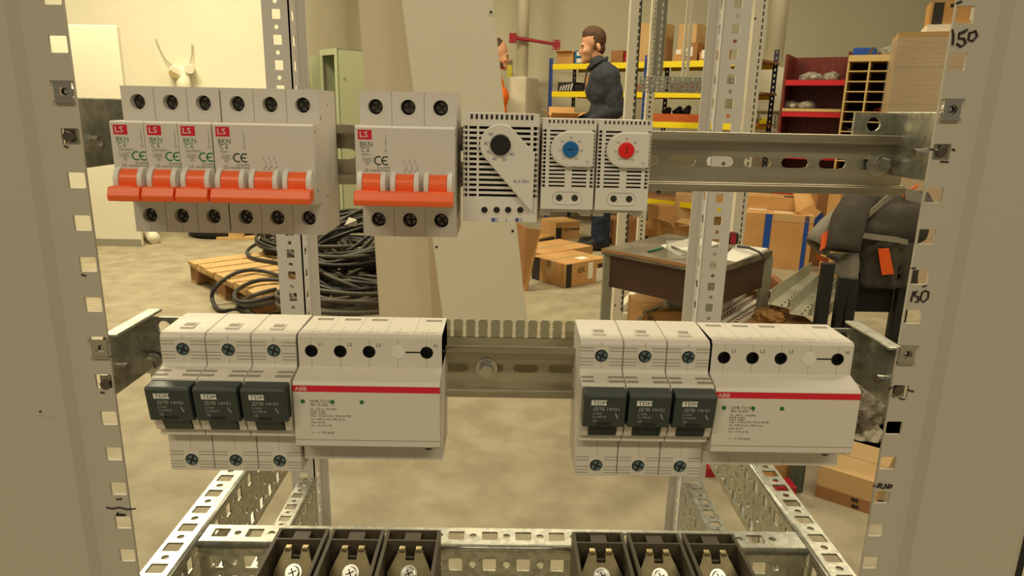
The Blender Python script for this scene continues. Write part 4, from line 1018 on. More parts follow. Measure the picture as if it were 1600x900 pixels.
on_rack('low box with white label in front of the tall plain box', 1047, 1064, 80, Z1, 0.14, 0.03, m=card_m, bands=[(0.02, 0.07, 0.06, 0.10, paper_m)])
on_rack('white-labelled small box stacked beside the slotted rail', 1066, 1084, 66, Z1, 0.14, 0.03, m=card3_m, bands=[(0.0, 0.06, 0.04, 0.12, paper_m)])
on_rack('wide low box with two white labels on the top rack shelf', 1086, 1112, 80, Z1, 0.2, 0.04, m=card_m, bands=[(0.02, 0.05, 0.02, 0.09, paper_m), (0.11, 0.15, 0.02, 0.09, paper_m)])
on_rack('open torn box at the back of the top rack shelf', 1088, 1112, 62, Z1, 0.18, 0.26, m=card_m, open_=True, flap_h=0.10)
b_, w_, h_ = on_rack('black and white patterned box on the middle rack shelf', 868, 894, 128, Z2, 0.25, 0.04, m=bkprint_m)
mb = MB()
for k in range(5):
    x = w_ * (0.12 + 0.17 * k); mb.slab((x, -0.0015, h_ * 0.1), (x + 0.012, -0.0015, h_ * 0.1), (x + 0.035, -0.0015, h_ * (0.6 + 0.06 * k)), (x + 0.02, -0.0015, h_ * (0.6 + 0.06 * k)), 0.001)
o = mb.build('leaf_print', wink_m, b_); o['kind'] = 'stuff'
on_rack('black box beside the patterned box on the middle rack shelf', 895, 908, 132, Z2, 0.25, 0.04, m=black_m)
on_rack('brown box half hidden by the sleeve of the man on the middle shelf', 909, 925, 118, Z2, 0.25, 0.04, m=card_m)
on_rack('dark brown box on the middle rack shelf right of the man', 975, 1000, 131, Z2, 0.2, 0.08, m=card3_m)
on_rack('long brown box on the middle shelf behind the perforated bar', 1030, 1090, 128, Z2, 0.2, 0.2, m=card3_m)
for k, px in enumerate((1035, 1052, 1066)):
    q = P0 + ur * s_px(px) + nr * 0.12
    o = MB().cyl((0, 0, 0), (0.04, 0.02, 0.05 + 0.01 * k), 0.05, 0.02, 9).build('dark_part', rubber_m, loc=(q.x, q.y, 1.149)); tag(o, ['dark lump on the orange shelf, nearest the white frame', 'dark lump on the orange shelf, middle one', 'dark lump on the orange shelf, nearest the rear post'][k], 'part', 'dark parts on the orange shelf')
# ---- background enclosure frame (open cabinet)
Y1, Y2 = 3.76, 4.34
t = thing('cabinet_frame', 'white open cabinet frame standing in front of the yellow rack', 'cabinet frame', (0.65, Y1, 0)); ox = 0.65
XL0, XL1, XR0, XR1 = 0.628, 0.682, 1.262, 1.330; HT = 2.05; XB = at(1010, 150, 4.34).x
for nm, x0, x1, y0, y1 in (('post', XL0, XL1, Y1, Y1 + 0.045), ('post', XR0, XR1, Y1, Y1 + 0.045), ('post', XB, XB + 0.05, Y2, Y2 + 0.04), ('post', XB + 0.62, XB + 0.67, Y2, Y2 + 0.04)):
    MB().box(x0 - ox, x1 - ox, y0 - Y1, y1 - Y1, 0, HT).build(nm, cab_m, t, bev=0.003)
for y0 in (Y1, Y2):
    sh_ = 0.0 if y0 == Y1 else XB - XL0
    MB().box(XL1 - ox + sh_, XR0 - ox + sh_, y0 - Y1, y0 - Y1 + 0.04, 0, 0.045).build('bottom_bar', cab_m, t, bev=0.003)
    MB().box(XL1 - ox + sh_, XR0 - ox + sh_, y0 - Y1, y0 - Y1 + 0.04, HT - 0.05, HT).build('top_bar', cab_m, t, bev=0.003)
for x0 in (XL0, XR0):
    for z0_, z1_ in ((0, 0.045), (HT - 0.05, HT)):
        a_, b_, e_ = x0 - ox, x0 - ox + XB - XL0, Y2 - Y1
        MB().hexa([(a_, 0.045, z0_), (a_ + 0.04, 0.045, z0_), (b_ + 0.04, e_, z0_), (b_, e_, z0_), (a_, 0.045, z1_), (a_ + 0.04, 0.045, z1_), (b_ + 0.04, e_, z1_), (b_, e_, z1_)]).build('bottom_bar' if z0_ == 0 else 'top_bar', cab_m, t)
for x in (XL1 - 0.010, XR0 + 0.044):
    mb = MB(); z = 0.06
    while z < HT - 0.05: mb.box(x - ox, x - ox + 0.007, -0.0008, 0, z, z + 0.022); z += 0.033
    o = mb.build('slot_row', dkseam_m, t); o['kind'] = 'stuff'
MB().box(XL1 - ox - 0.002, XL1 - ox + 0.004, 0.0, 0.012, 0.05, HT - 0.05).build('gasket', rubber_m, t)
mb = MB(); z = 0.06
while z < HT - 0.05: mb.box(XB - ox + 0.018, XB - ox + 0.030, Y2 - Y1 - 0.0008, Y2 - Y1, z, z + 0.012); z += 0.028
o = mb.build('hole_row', dkseam_m, t); o['kind'] = 'stuff'
for px, py in ((999, 34), (1180, 29), (961, 477)):
    q = at(px, py, Y1); MB().cyl((q.x - ox, -0.002, q.z), (q.x - ox, 0, q.z), 0.006, n=10).build('fixing_screw', screwd_m, t)
# perforated mounting bar, duct, slotted rail inside the frame
YB = 3.84
q0, q1 = at(1000, 120, YB), at(1000, 143, YB); x0, x1 = q0.x, XR0
t2 = thing('perforated_bar', 'galvanised perforated bar across the white cabinet frame', 'bar', (x0, YB, q1.z), group=None)
H = q0.z - q1.z; P = 0.027; n = int((x1 - x0) / P); us = [k * P for k in range(n + 1)]; us[-1] = x1 - x0
vs = [H * k / 4 for k in range(5)]; hl = {}
for i in range(n):
    for j in range(4): hl[(i, j)] = ('sq', us[i] + P / 2, H * (j + 0.5) / 4, 0.0075 if (i + j) % 2 else 0.004, 0.006 if (i + j) % 2 else 0.004)
MB().perf((0, 0, 0), (1, 0, 0), (0, 0, 1), us, vs, 0.002, hl).build('web', zinc_m, t2)
MB().box(0, x1 - x0, 0, 0.035, H, H + 0.002).build('top_flange', zinc_m, t2); MB().box(0, x1 - x0, 0, 0.035, -0.002, 0).build('bottom_flange', zinc_m, t2)
for px in (1021, 1062):
    q = at(px, 139, YB); MB().cyl((q.x - x0, -0.006, q.z - q1.z), (q.x - x0, 0, q.z - q1.z), 0.010, n=8).build('bolt', nickel_m, t2)
qa, qb = at(1017, 119, 3.9), at(1033, 119, 3.9)
t2 = thing('vertical_cable_duct', 'grey slotted cable duct standing upright on the perforated bar', 'cable duct', (qa.x, 3.885, qa.z))
wd = qb.x - qa.x; HD = 0.75
MB().box(0, wd, 0, 0.003, 0, HD).build('back_wall', mat('grey_duct', (150, 148, 132), 0.55), t2)
mb = MB(); z = 0.0
while z < HD - 0.01: mb.box(0, 0.003, -0.03, 0, z, z + 0.008).box(wd - 0.003, wd, -0.03, 0, z, z + 0.008); z += 0.0125
o = mb.build('finger_rows', MATS['grey_duct'], t2); o['kind'] = 'stuff'
mb = MB(); z = 0.01
while z < HD - 0.03: mb.box(wd * 0.6, wd * 0.6 + 0.007, -0.0008, 0, z, z + 0.018); z += 0.034
o = mb.build('slot_row', paper_m, t2); o['kind'] = 'stuff'
qa, qb = at(1063, 119, 3.9), at(1074, 119, 3.9); wd = qb.x - qa.x
t2 = thing('slotted_rail', 'light slotted rail standing upright right of the grey cable duct', 'rail', (qa.x, 3.885, qa.z))
us = [0, wd]; vs = [0]; hl = {}; j = 0
while vs[-1] < HD: vs.append(vs[-1] + 0.03); hl[(0, j)] = ('sq', wd * 0.5, vs[-1] - 0.015, 0.004, 0.010); j += 1
MB().perf((0, 0, 0), (1, 0, 0), (0, 0, 1), us, vs, 0.002, hl).build('web', cab_m, t2)
MB().box(0, 0.003, -0.012, 0, 0, vs[-1]).build('rail_flange', cab_m, t2); MB().box(wd - 0.003, wd, -0.012, 0, 0, vs[-1]).build('rail_flange', cab_m, t2)
# ---- red bookcase and pigeonholes
def bookcase():
    pa, pb = at(1228, 85, 6.02), at(1331, 80, 5.76); v_ = pb - pa; x0, Y, H = pa.x, pa.y, pa.z; W = math.hypot(v_.x, v_.y); D = 0.34; k = 0.022; rb = math.atan2(v_.y, v_.x)
    t = thing('red_bookcase', 'dark mahogany bookcase with red shelf edges right of the white pipe', 'bookcase', (x0, Y, 0), rb)
    MB().box(0, k, 0, D, 0, H).build('side_board', maho_m, t); MB().box(W - k, W, 0, D, 0, H + 0.012).build('side_board', maho_m, t)
    MB().box(k, W - k, D - 0.012, D, 0, H - 0.004).build('back_board', maho_m, t)
    for z in (0.12, 0.5, 0.82, 1.166, 1.418):
        MB().box(k, W - k, 0.012, D - 0.012, z, z + 0.022).build('shelf', maho_m, t); MB().box(k, W - k, 0.0, 0.012, z - 0.02, z + 0.024).build('shelf_edge', rededge_m, t)
    MB().box(k, W - k, -0.004, 0.03, 1.190, 1.213).build('edge_strip', ply_m, t)
    for i, (px, z, r, l) in enumerate(((1275, 1.442, 0.10, 'greyish parts bag on the upper bookcase shelf'), (1306, 1.442, 0.07, 'pale rounded bag beside the parts bag on the upper bookcase shelf'), (1246, 1.214, 0.07, 'clear bag at the left of the lower bookcase shelf'), (1272, 1.214, 0.08, 'clear bag of wires on the lower bookcase shelf'))):
        f_ = (px - 1228) / 103.0; c = Vector((pa.x + v_.x * f_ + 0.05, pa.y + v_.y * f_ + 0.12, 0)); bm = bmesh.new(); bmesh.ops.create_icosphere(bm, subdivisions=3, radius=1)
        for v in bm.verts:
            n_ = noise.noise(v.co * 2.4 + Vector((i * 5, 0, 0))) * 0.28; v.co = Vector((v.co.x * r * (1 + n_), v.co.y * 0.07 * (1 + n_), max(-0.3, v.co.z) * 0.05 * (1 + n_) + 0.016))
        me = bpy.data.meshes.new('parts_bag'); bm.to_mesh(me); bm.free(); me.materials.append(mat('parts_bag', (178, 170, 150), 0.3, c2=(110, 104, 92), scale=30)); me.shade_smooth()
        tag(mkobj('parts_bag', me, loc=(c.x, c.y, z)), l, 'bag', 'bags on the bookcase')
bookcase()
def pigeon():
    pa, pb = at(1326, 90, 5.42), at(1403, 88, 5.25); v_ = pb - pa; W0 = math.hypot(v_.x, v_.y); rb = math.atan2(v_.y, v_.x); W, H, D, k = W0 * 1.35, 1.600, 0.3, 0.012; ex = Vector((math.cos(rb), math.sin(rb), 0)); ey = Vector((-math.sin(rb), math.cos(rb), 0)); LP = lambda x, y, z: Vector((pa.x, pa.y, 0)) + ex * x + ey * y + Vector((0, 0, z))
    t = thing('pigeonhole_cabinet', 'wooden pigeonhole cabinet with rows of small compartments', 'cabinet', (pa.x, pa.y, 0), rb)
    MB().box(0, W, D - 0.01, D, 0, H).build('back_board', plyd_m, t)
    for i in range(4):
        xx = i * (W - k) / 3; MB().box(xx, xx + k, 0, D - 0.01, 0, H - 0.04).build('divider', ply_m, t)
    MB().box(0, W, -0.004, D - 0.01, H - 0.045, H).build('top_board', ply_m, t)
    z = H - 0.045; 
    while z > 0.1:
        z -= 0.0735
        for i in range(3): xx = i * (W - k) / 3 + k; MB().box(xx, xx + (W - k) / 3 - k, 0.0, D - 0.01, z, z + 0.008).build('shelf', ply_m, t)
    rnd = random.Random(3)
    for n_, (i, r, c_) in enumerate(((0, 5, pit_m), (1, 4, redm_m), (0, 6, gink_m), (0, 7, pit_m))):
        zz = H - 0.045 - 0.0735 * (r + 1) + 0.009; xx = i * (W - k) / 3 + k + 0.02
        t2 = thing('small_parts', ['dark small parts in a left pigeonhole, upper one', 'red small parts in a middle pigeonhole', 'grey small parts in a left pigeonhole', 'dark small parts in the lowest visible left pigeonhole'][n_], 'parts', LP(xx, 0.05, zz), rb, group='small parts in the pigeonholes')
        for q in range(7):
            a = Vector((rnd.uniform(0, 0.11), rnd.uniform(0, 0.1), 0.008)); MB().cyl(a, a + Vector((rnd.uniform(-0.03, 0.03), rnd.uniform(-0.03, 0.03), 0.012)), 0.010, n=7).build('part', c_, t2)
    for n_, (xa, c_, l) in enumerate(((0.02, btape_m, 'blue flat pack on top of the pigeonhole cabinet'), (0.2, mat('parts_bag', (0, 0, 0)), 'grey bag on top of the pigeonhole cabinet'), (0.33, btape_m, 'blue pack beside the grey bag on the pigeonhole cabinet'))):
        if n_ == 1:
            bm = bmesh.new(); bmesh.ops.create_icosphere(bm, subdivisions=3, radius=1)
            for v in bm.verts: n2 = noise.noise(v.co * 2.2) * 0.3; v.co = Vector((v.co.x * 0.07 * (1 + n2), v.co.y * 0.09, max(v.co.z, -0.4) * 0.05 * (1 + n2) + 0.02))
            me = bpy.data.meshes.new('parts_bag'); bm.to_mesh(me); bm.free(); me.materials.append(c_); me.shade_smooth(); tag(mkobj('parts_bag', me, loc=LP(xa + 0.06, 0.12, H)), l, 'bag')
        else:
            t3 = thing('blue_pack', l, 'pack', LP(xa, 0.03, H), rb); MB().box(0, 0.15, 0, 0.2, 0, 0.055).build('pack', c_, t3, bev=0.006); MB().slab((0.10, -0.001, 0.0), (0.125, -0.001, 0.0), (0.145, -0.001, 0.055), (0.12, -0.001, 0.055), 0.001).build('stripe', brown_m, t3)
pigeon()
# ---- wrapped boxes right
xw, Yw = at(1397, 100, 4.4).x, 4.4; RW = -0.42; zc = 0.0
zs = [0, 0.42, 0.80, 1.235, 1.455, 1.655]
for k in range(5):
    carton(['shrink-wrapped box at the bottom of the tall stack', 'shrink-wrapped box, second from the floor in the tall stack', 'shrink-wrapped box below the visible film seam in the tall stack', 'shrink-wrapped box second from the top of the tall stack', 'shrink-wrapped box on top of the tall stack'][k], (xw, Yw, zs[k]), RW, 0.42, 0.42, zs[k + 1] - zs[k] - 0.002, m=card2_m, tape=ctape_m, group='shrink-wrapped boxes in the tall stack')
t = thing('stretch_film', 'shiny clear film wound around the tall stack of boxes', 'stretch film', (xw, Yw, 0), RW)
MB().box(-0.006, 0.426, -0.008, -0.0065, 0.1, 1.62).build('film', wrap_m, t); MB().box(-0.008, -0.0065, -0.006, 0.426, 0.1, 1.62).build('film', wrap_m, t)
EX = Vector((math.cos(RW), math.sin(RW), 0)); EY = Vector((-math.sin(RW), math.cos(RW), 0)); WP = lambda x, y, z: Vector((xw, Yw, z)) + EX * x + EY * y
o = MB().box(0, 0.26, 0, 0.3, 0, 0.042).build('foam_slab', paper_m, loc=WP(0.15, 0.05, 1.656), rot=(0, 0, RW)); tag(o, 'white foam slab lying on top of the wrapped stack', 'foam slab')
b_ = carton('printed brown box at the top right above the wrapped stack', WP(0.155, 0.07, 1.6985), RW, 0.32, 0.22, 0.135, m=card_m, bands=[(0.015, 0.07, 0.0, 0.125, bkprint_m), (0.21, 0.29, 0.02, 0.09, paper_m), (0.10, 0.14, 0.095, 0.115, bkprint_m)])
o = MB().cyl((0, 0, 0), (0, 0, 0.09), 0.035, 0.03, 14).build('green_bottle', mat('green_plastic', (62, 92, 60), 0.4), loc=WP(0.31, 0.18, 1.835)); tag(o, 'green container standing on the printed brown box', 'container')
# ---- wall box with yellow terminal on the right casing
q0, q1 = at(1178, 171, 6.8), at(1216, 206, 6.8); W, H = q1.x - q0.x, q0.z - q1.z
t = thing('junction_box', 'open white junction box with yellow terminals on the pipe casing', 'junction box', (q0.x, 6.8, q1.z))
MB().box(0, W, 0.03, 0.045, 0, H).build('back_plate', white_m, t)
k = 0.012; MB().box(0, W, 0, 0.03, 0, k).box(0, W, 0, 0.03, H - k, H).box(0, k, 0, 0.03, k, H - k).box(W - k, W, 0, 0.03, k, H - k).build('rim', pipe_m, t)
MB().box(W * 0.25, W * 0.72, 0.0, 0.03, H * 0.3, H * 0.6).build('terminal_block', ryellow_m, t, bev=0.004)
for xs in ((0.1, 0.2, 0.3), (0.85, 0.8, 0.6), (0.5, 0.66, 0.6)): MB().tube([(W * xs[0], 0.0, H * 0.15), (W * xs[1], -0.01, H * 0.75), (W * xs[2], 0.0, H * 0.55)], 0.005).build('wire', cable_m, t)
# ---- sheet notice and green case behind second person
q = at(790, 112, 7.5); o = carton('green case behind the person in orange', (at(780, 110, 7.55).x, 7.55, 0), 0, 0.085, 0.04, at(786, 108, 7.55).z, m=locker_m, name='green_case', cat='case')
t = thing('yellow_notice', 'yellow notice sheet behind the person in orange', 'notice', (at(793, 121, 8.28).x, 8.285, at(793, 121, 8.28).z))
MB().box(-0.04, 0.05, 0, 0.004, 0, 0.14).build('sheet', mat('yellow_paper', (222, 206, 80), 0.8), t); MB().box(-0.04, 0.05, -0.002, 0.006, 0.14, 0.19).build('header_strip', mat('grey_strip', (130, 126, 100), 0.8), t)
# ---- cartons on the floor, middle
bk = bkprint_m
b_, w_, h_ = carton_g('taped brown box with black bands and IEK print beside the table leg', (883, 450.5), (946, 438), 0.34, 413.5, m=card_m, tape=ctape_m)
MB().box(0.004, 0.055, -0.0014, -0.0003, 0.0, h_ - 0.004).build('printed_band', bk, b_); MB().box(w_ * 0.78, w_, -0.0014, -0.0003, h_ * 0.62, h_ * 0.8).build('printed_band', bk, b_)
MB().text('IEK', 0.11, h_ * 0.55, 0.055, -0.0016).build('box_lettering', bk, b_)
MB().box(w_ * 0.54, w_ * 0.66, -0.0016, -0.0003, h_ * 0.22, h_ * 0.92).build('paper_label', paper_m, b_); MB().box(w_ * 0.75, w_ * 0.97, -0.0016, -0.0003, h_ * 0.02, h_ * 0.60).build('paper_label', paper_m, b_)
MB().box(-0.0014, -0.0003, 0.26, 0.34, 0, h_ - 0.004).build('printed_band', bk, b_)
MB().box(-0.0012, -0.0003, 0.12, 0.2, h_ * 0.3, h_).build('tape', ctape_m, b_); MB().box(w_ * 0.5, w_ * 0.72, 0.06, 0.13, h_ + 0.0002, h_ + 0.0012).build('paper_label', paper_m, b_)
carton_g('brown box behind the banded box, left of the table', (847, 432), (925, 417), 0.36, 397, m=card_m, tape=ctape_m)
b_, w_, h_ = carton_g('brown box with printed bands in front of the jeans of the man', (868, 375.5), (905, 373), 0.3, 348, m=card_m, tape=ctape_m)
MB().box(0.0, 0.06, -0.0014, -0.0003, 0.0, h_ * 0.7).build('printed_band', bk, b_); MB().box(w_ * 0.55, w_, -0.0014, -0.0003, h_ * 0.55, h_ * 0.62).build('printed_band', bk, b_)
MB().text('IEK', 0.08, h_ * 0.5, 0.04, -0.0016).build('box_lettering', bk, b_)
b_, w_, h_ = carton_g('small brown box with black lid edge behind the folded cardboard', (842, 389), (866, 384), 0.25, 372, m=card_m)
MB().box(0, w_, -0.0014, -0.0003, h_ * 0.6, h_ * 0.85).build('printed_band', bk, b_)
q = atz(819, 455); t = thing('folded_cardboard', 'folded brown cardboard sheet propped beside the white panel', 'cardboard', (q.x, q.y, 0)); V = Vector((q.x, q.y, 0))
MB().slab(atz(816.5, 454) - V, atz(823, 455) - V, at(844, 359, 4.5) - V, at(822, 356, 4.5) - V, 0.008).build('panel', kraft_m, t)
MB().slab(atz(812, 450) - V, atz(816.5, 454) - V, at(822, 356, 4.5) - V, at(803, 345, 4.75) - V, 0.008).build('panel', card3_m, t)
# ---- cartons behind the table
carton_g('red-brown box behind the cabinet frame near the jeans of the man', (956, 382), (1003, 379), 0.3, 345, m=card3_m)
b_, w_, h_ = carton_g('orange-brown box with dark base behind the table', (1004, 374), (1024, 373), 0.3, 350, m=card_m); MB().box(0, w_, -0.0014, 0, 0, h_ * 0.2).build('printed_band', bk, b_)
carton_g('large pale box behind the table, left of the rear post', (1026, 379), (1052, 378), 0.2, 322, m=card_m)
carton_g('open box with blue bits behind the table', (1052, 384), (1082, 382), 0.28, 356, m=card2_m, open_=True, flap_h=0.12)
a_ = atz(1050, 372); carton('wide box stacked behind under the top rail', (a_.x, a_.y, 0), -0.3, 0.55, 0.2, at(1050, 303, a_.y).z, m=card2_m, tape=ctape_m)
# big taped box
b_, w_, h_ = carton_g('big cardboard box with vertical blue tape strips behind the table', (1128, 412), (1262, 423.5), 0.42, 330, m=card_m, tape=None)
big_h = h_; a_ = atz(1128, 412)
def bx(px): 
    C_ = atz(1128, 412); R_ = atz(1262, 423.5); best = min(range(400), key=lambda k: abs(ray_px(C_ + (R_ - C_) * (k / 399) + Vector((0, 0, h_ / 2))) - px)); return w_ * best / 399
for p0_, p1_ in ((1192, 1202.5), (1253, 1260)): MB().box(bx(p0_), bx(p1_), -0.002, -0.0003, 0.0, h_).build('blue_tape', btape_m, b_)
MB().box(w_ * 0.55, w_ + 0.001, -0.002, -0.0003, h_ - 0.05, h_ + 0.002).build('clear_tape', ctape_m, b_)
for i_, (x_, y_) in enumerate(((0.25, 0.22), (0.55, 0.12), (0.75, 0.3))): MB().box(w_ * x_, w_ * x_ + 0.14, y_, y_ + 0.05, h_ + 0.0005, h_ + 0.0012).build('paper_label', paper_m, b_)
C_ = atz(1128, 412); R_ = atz(1262, 423.5); dv = (R_ - C_).normalized(); nv = Vector((-dv.y, dv.x, 0)); rzb = math.atan2(dv.y, dv.x)
q = C_ + dv * (w_ * 0.2) + nv * 0.27 + Vector((0, 0, h_ + 0.002)); carton('flat box lying on the big blue-taped box', q, rzb, 0.42, 0.26, 0.10, m=card_m, tape=ctape_m)
q = C_ + dv * (w_ * 0.66) + nv * 0.3 + Vector((0, 0, h_ + 0.002)); carton('small white box on the big blue-taped box', q, rzb, 0.11, 0.15, 0.10, m=paper_m)
q0 = C_ + dv * (w_ * 0.86) + nv * 0.1 + Vector((0, 0, h_ + 0.002))
Yq = q0.y
t = thing('leaning_cardboard', 'brown cardboard sheets with blue tape edge leaning over the big box', 'cardboard', (q0.x, q0.y, q0.z)); V = q0
g0, g1, g2, g3 = at(1246, 331, Yq), at(1272, 343, Yq), at(1322, 292, Yq + 0.25), at(1240, 286, Yq + 0.3)
MB().slab(g0 - V, g1 - V, g2 - V, g3 - V, 0.02).build('sheet', card_m, t); MB().slab(g1 - V, g1 - V + Vector((0.02, 0.0, -0.06)), g2 - V + Vector((0.03, 0, -0.06)), g2 - V, 0.004).build('blue_tape', btape_m, t)
a_ = atz(1268, 420); carton('dark brown box standing behind the jacket', (a_.x + 0.02, a_.y + 0.1, 0), 0.0, 0.2, 0.12, 0.62, m=card3_m)
a_ = at(1310, 330, 4.88); carton('small labelled box glimpsed above the jacket', (a_.x, 4.88, 0), 0.0, 0.24, 0.18, at(1310, 300, 4.88).z, m=card_m, bands=[(0.02, 0.14, at(1310, 306, 4.88).z - 0.03, at(1310, 304, 4.88).z, paper_m)])
# ---- work table
ZT = 0.67
cL, cN, cR, cF = atz(940, 388, ZT), atz(1116, 421, ZT), atz(1208, 391, ZT), atz(1033, 363, ZT)
cF = cL + cR - cN
t = thing('work_table', 'small dark brown table with worn grey top', 'table', (cN.x, cN.y, 0)); V = Vector((cN.x, cN.y, 0))
MB().hexa([p_ - V - Vector((0, 0, 0.022)) for p_ in (cL, cN, cR, cF)] + [p_ - V for p_ in (cL, cN, cR, cF)]).build('tabletop', table_m, t, bev=0.002)
ins = lambda p_, k_: p_ + ((cL + cR) / 2 - p_) * k_
iL, iN, iR, iF = [ins(p_, 0.07) for p_ in (cL, cN, cR, cF)]
for a1, a2 in ((iL, iN), (iN, iR), (iR, iF), (iF, iL)):
    MB().slab(a1 - V - Vector((0, 0, 0.14)), a2 - V - Vector((0, 0, 0.14)), a2 - V - Vector((0, 0, 0.022)), a1 - V - Vector((0, 0, 0.022)), 0.015).build('apron', tabled_m, t)
for p_ in (iL, iN, iR, iF):
    MB().box(p_.x - V.x - 0.012, p_.x - V.x + 0.022, p_.y - V.y - 0.01, p_.y - V.y + 0.02, 0, ZT - 0.022).build('leg', tleg_m, t)
ed = []
for k in range(13):
    f_ = k / 12; p_ = cL + (cN - cL) * f_; ed.append((p_ - V, 0.004 + 0.010 * abs(noise.noise(Vector((f_ * 9, 1.3, 0))))))
mb = MB(); nn = Vector((cN.y - cL.y, -(cN.x - cL.x), 0)).normalized() * -0.0008
for k in range(12):
    (p_, a1), (r_, a2) = ed[k], ed[k + 1]; off = Vector(((cN - cL).y, -(cN - cL).x, 0)).normalized() * 0.0009
    mb.add([p_ + off - Vector((0, 0, a1 + 0.004)), r_ + off - Vector((0, 0, a2 + 0.004)), r_ + off + Vector((0, 0, 0.0004)), p_ + off + Vector((0, 0, 0.0004))], [(0, 1, 2, 3)])
mb.build('chipped_edge', mat('bare_chipboard', (168, 122, 74), 0.85), t)
def tz(px, py, dz=0): return atz(px, py, ZT + dz)
o = MB().slab(tz(1032, 383, .001), tz(1060, 399, .001), tz(1125, 380, .02), tz(1090, 370, .02), 0.004).build('foam_sheet', paper_m); tag(o, 'cream wavy foam sheet lying on the table', 'foam sheet')
t = thing('clear_tray', 'shallow clear tray holding small tools on the table', 'tray', tz(1070, 400)); V = tz(1070, 400)
q = [tz(1040, 388) - V, tz(1045, 404) - V, tz(1088, 404) - V, tz(1080, 388) - V]
mb = MB()
for k in range(4): a1, a2 = q[k], q[(k + 1) % 4]; mb.slab(a1, a2, a2 + Vector((0, 0, 0.03)), a1 + Vector((0, 0, 0.03)), 0.002)
mb.slab(q[1], q[2], q[3], q[0], 0.002); mb.build('tray', bag_m, t)
MB().cyl(q[0] + Vector((0.02, -0.01, 0.008)), q[2] + Vector((-0.02, 0.01, 0.012)), 0.004, n=8).build('tool_shaft', screwd_m, t)
o = MB().cyl(tz(1013, 393, .005), tz(1036, 387, .006), 0.004, n=6).build('green_pencil', mat('green_pencil', (30, 110, 80), 0.5)); tag(o, 'green pencil lying on the table', 'pencil')
o = MB().slab(tz(1128, 405, .001), tz(1150, 409, .001), tz(1200, 388, .012), tz(1150, 382, .012), 0.01).build('paper_pad', paper_m); tag(o, 'white paper pad on the right side of the table', 'paper pad')
q = tz(1142, 389); t = thing('tape_measure', 'black and red tape measure on the paper pad', 'tape measure', (q.x, q.y, ZT + 0.02))
MB().box(-0.02, 0.02, -0.02, 0.02, 0, 0.042).build('case', rubber_m, t, bev=0.006); MB().box(-0.012, 0.008, -0.0215, -0.019, 0.004, 0.038).build('red_inlay', redm_m, t); MB().box(-0.012, 0.010, -0.012, 0.01, 0.0415, 0.0435).build('red_cap', redm_m, t)
for k_ in range(2):
    o = MB().tube([tz(1152, 384 + k_ * 2, .02), tz(1170, 386 + k_ * 2, .025), tz(1186, 393 + k_, .02), tz(1197, 405 + k_, -.005)], 0.003).build('black_lead', cable_m); tag(o, ['thin black lead trailing from the tape measure, upper one', 'thin black lead trailing from the tape measure, lower one'][k_], 'lead', 'black leads on the table')
# ---- under and beside the table
a_ = at(1004, 500, 2.5); t = carton('brown box under the table holding metal strips', (a_.x, 2.5, 0), 0.05, 0.24, 0.25, at(1010, 487, 2.5).z, m=card_m)
for k_, (p_, r_) in enumerate((((1008, 503, 2.45), (1062, 441, 3.0)), ((1003, 488, 2.45), (1048, 470, 2.7)), ((990, 506, 2.42), (1024, 462, 2.8)))):
    a1, a2 = at(*p_), at(*r_); wv = Vector((0.018, 0, 0))
    o = MB().slab(a1, a1 + wv, a2 + wv, a2, 0.006).build('metal_strip', zinc_m if k_ != 1 else tleg_m); tag(o, ['long shiny metal strip slanting under the table', 'dark short bar lying under the table', 'narrow shiny strip leaning at the front under the table'][k_], 'metal strip', 'metal strips under the table')
c = at(1060, 473, 2.6); t = thing('tape_roll', 'blue tape roll in a clear bag under the table', 'tape roll', c)
MB().ring((0, 0, 0), 0.026, 0.042, -0.02, 0.02, 20).build('roll', btape_m, t)
bm = bmesh.new(); bmesh.ops.create_icosphere(bm, subdivisions=3, radius=0.06)
for v in bm.verts: v.co *= 1 + 0.25 * noise.noise(v.co * 40)
me = bpy.data.meshes.new('bag'); bm.to_mesh(me); bm.free(); me.materials.append(bag_m); me.shade_smooth(); mkobj('bag', me, t)
MB().tube([(-0.10, -0.02, 0.03), (-0.07, -0.03, 0.07), (-0.02, -0.03, 0.08), (0.02, -0.03, 0.05)], 0.004).build('blue_wire', btape_m, t)
# open box with white strips
a_ = at(1122, 505, 2.35); zb = at(1130, 500, 2.4).z
t = carton('open brown box of white slotted strips right of the table', (at(1135, 460, 2.75).x, 2.72, 0), -0.1, 0.24, 0.30, at(1150, 462, 2.72).z + 0.02, m=card3_m, open_=True, flap_h=0.03)
def strip(label, n0, n1, f0, wpx, m, group, slots=True):
    a1, a2 = at(*n0), at(*f0); wv = at(*n1) - a1; t = thing('slotted_strip', label, 'strip', a1, group=group)
    MB().slab(Vector((0, 0, 0)), wv, wv + a2 - a1, a2 - a1, 0.012).build('strip', m, t)
    if slots:
        d = a2 - a1; nrm = wv.cross(d).normalized(); nrm = nrm if nrm.z > 0 else -nrm; mb = MB()
        for k in range(22):
            s0 = d * ((k + 0.2) / 22) + nrm * 0.0008; s1 = d * ((k + 0.7) / 22) + nrm * 0.0008
            mb.add([s0 + wv * 0.2, s0 + wv * 0.8, s1 + wv * 0.8, s1 + wv * 0.2], [(0, 1, 2, 3)])
        o = mb.build('slots', mat('red_brown_gap', (120, 58, 40), 0.8), t); o['kind'] = 'stuff'
gW = 'slotted strips in the open box'
strip('white plain strip, upper one in the open box', (1121, 479, 2.35), (1124, 485, 2.34), (1188, 440, 2.95), 0, cab_m, gW, False)
strip('slotted duct strip between the two white strips', (1121, 494, 2.33), (1121, 503, 2.31), (1202, 446, 2.93), 0, cab_m, gW, True)
strip('white plain strip, lower one in the open box', (1124, 503, 2.30), (1130, 506, 2.29), (1218, 444, 2.9), 0, cab_m, gW, False)
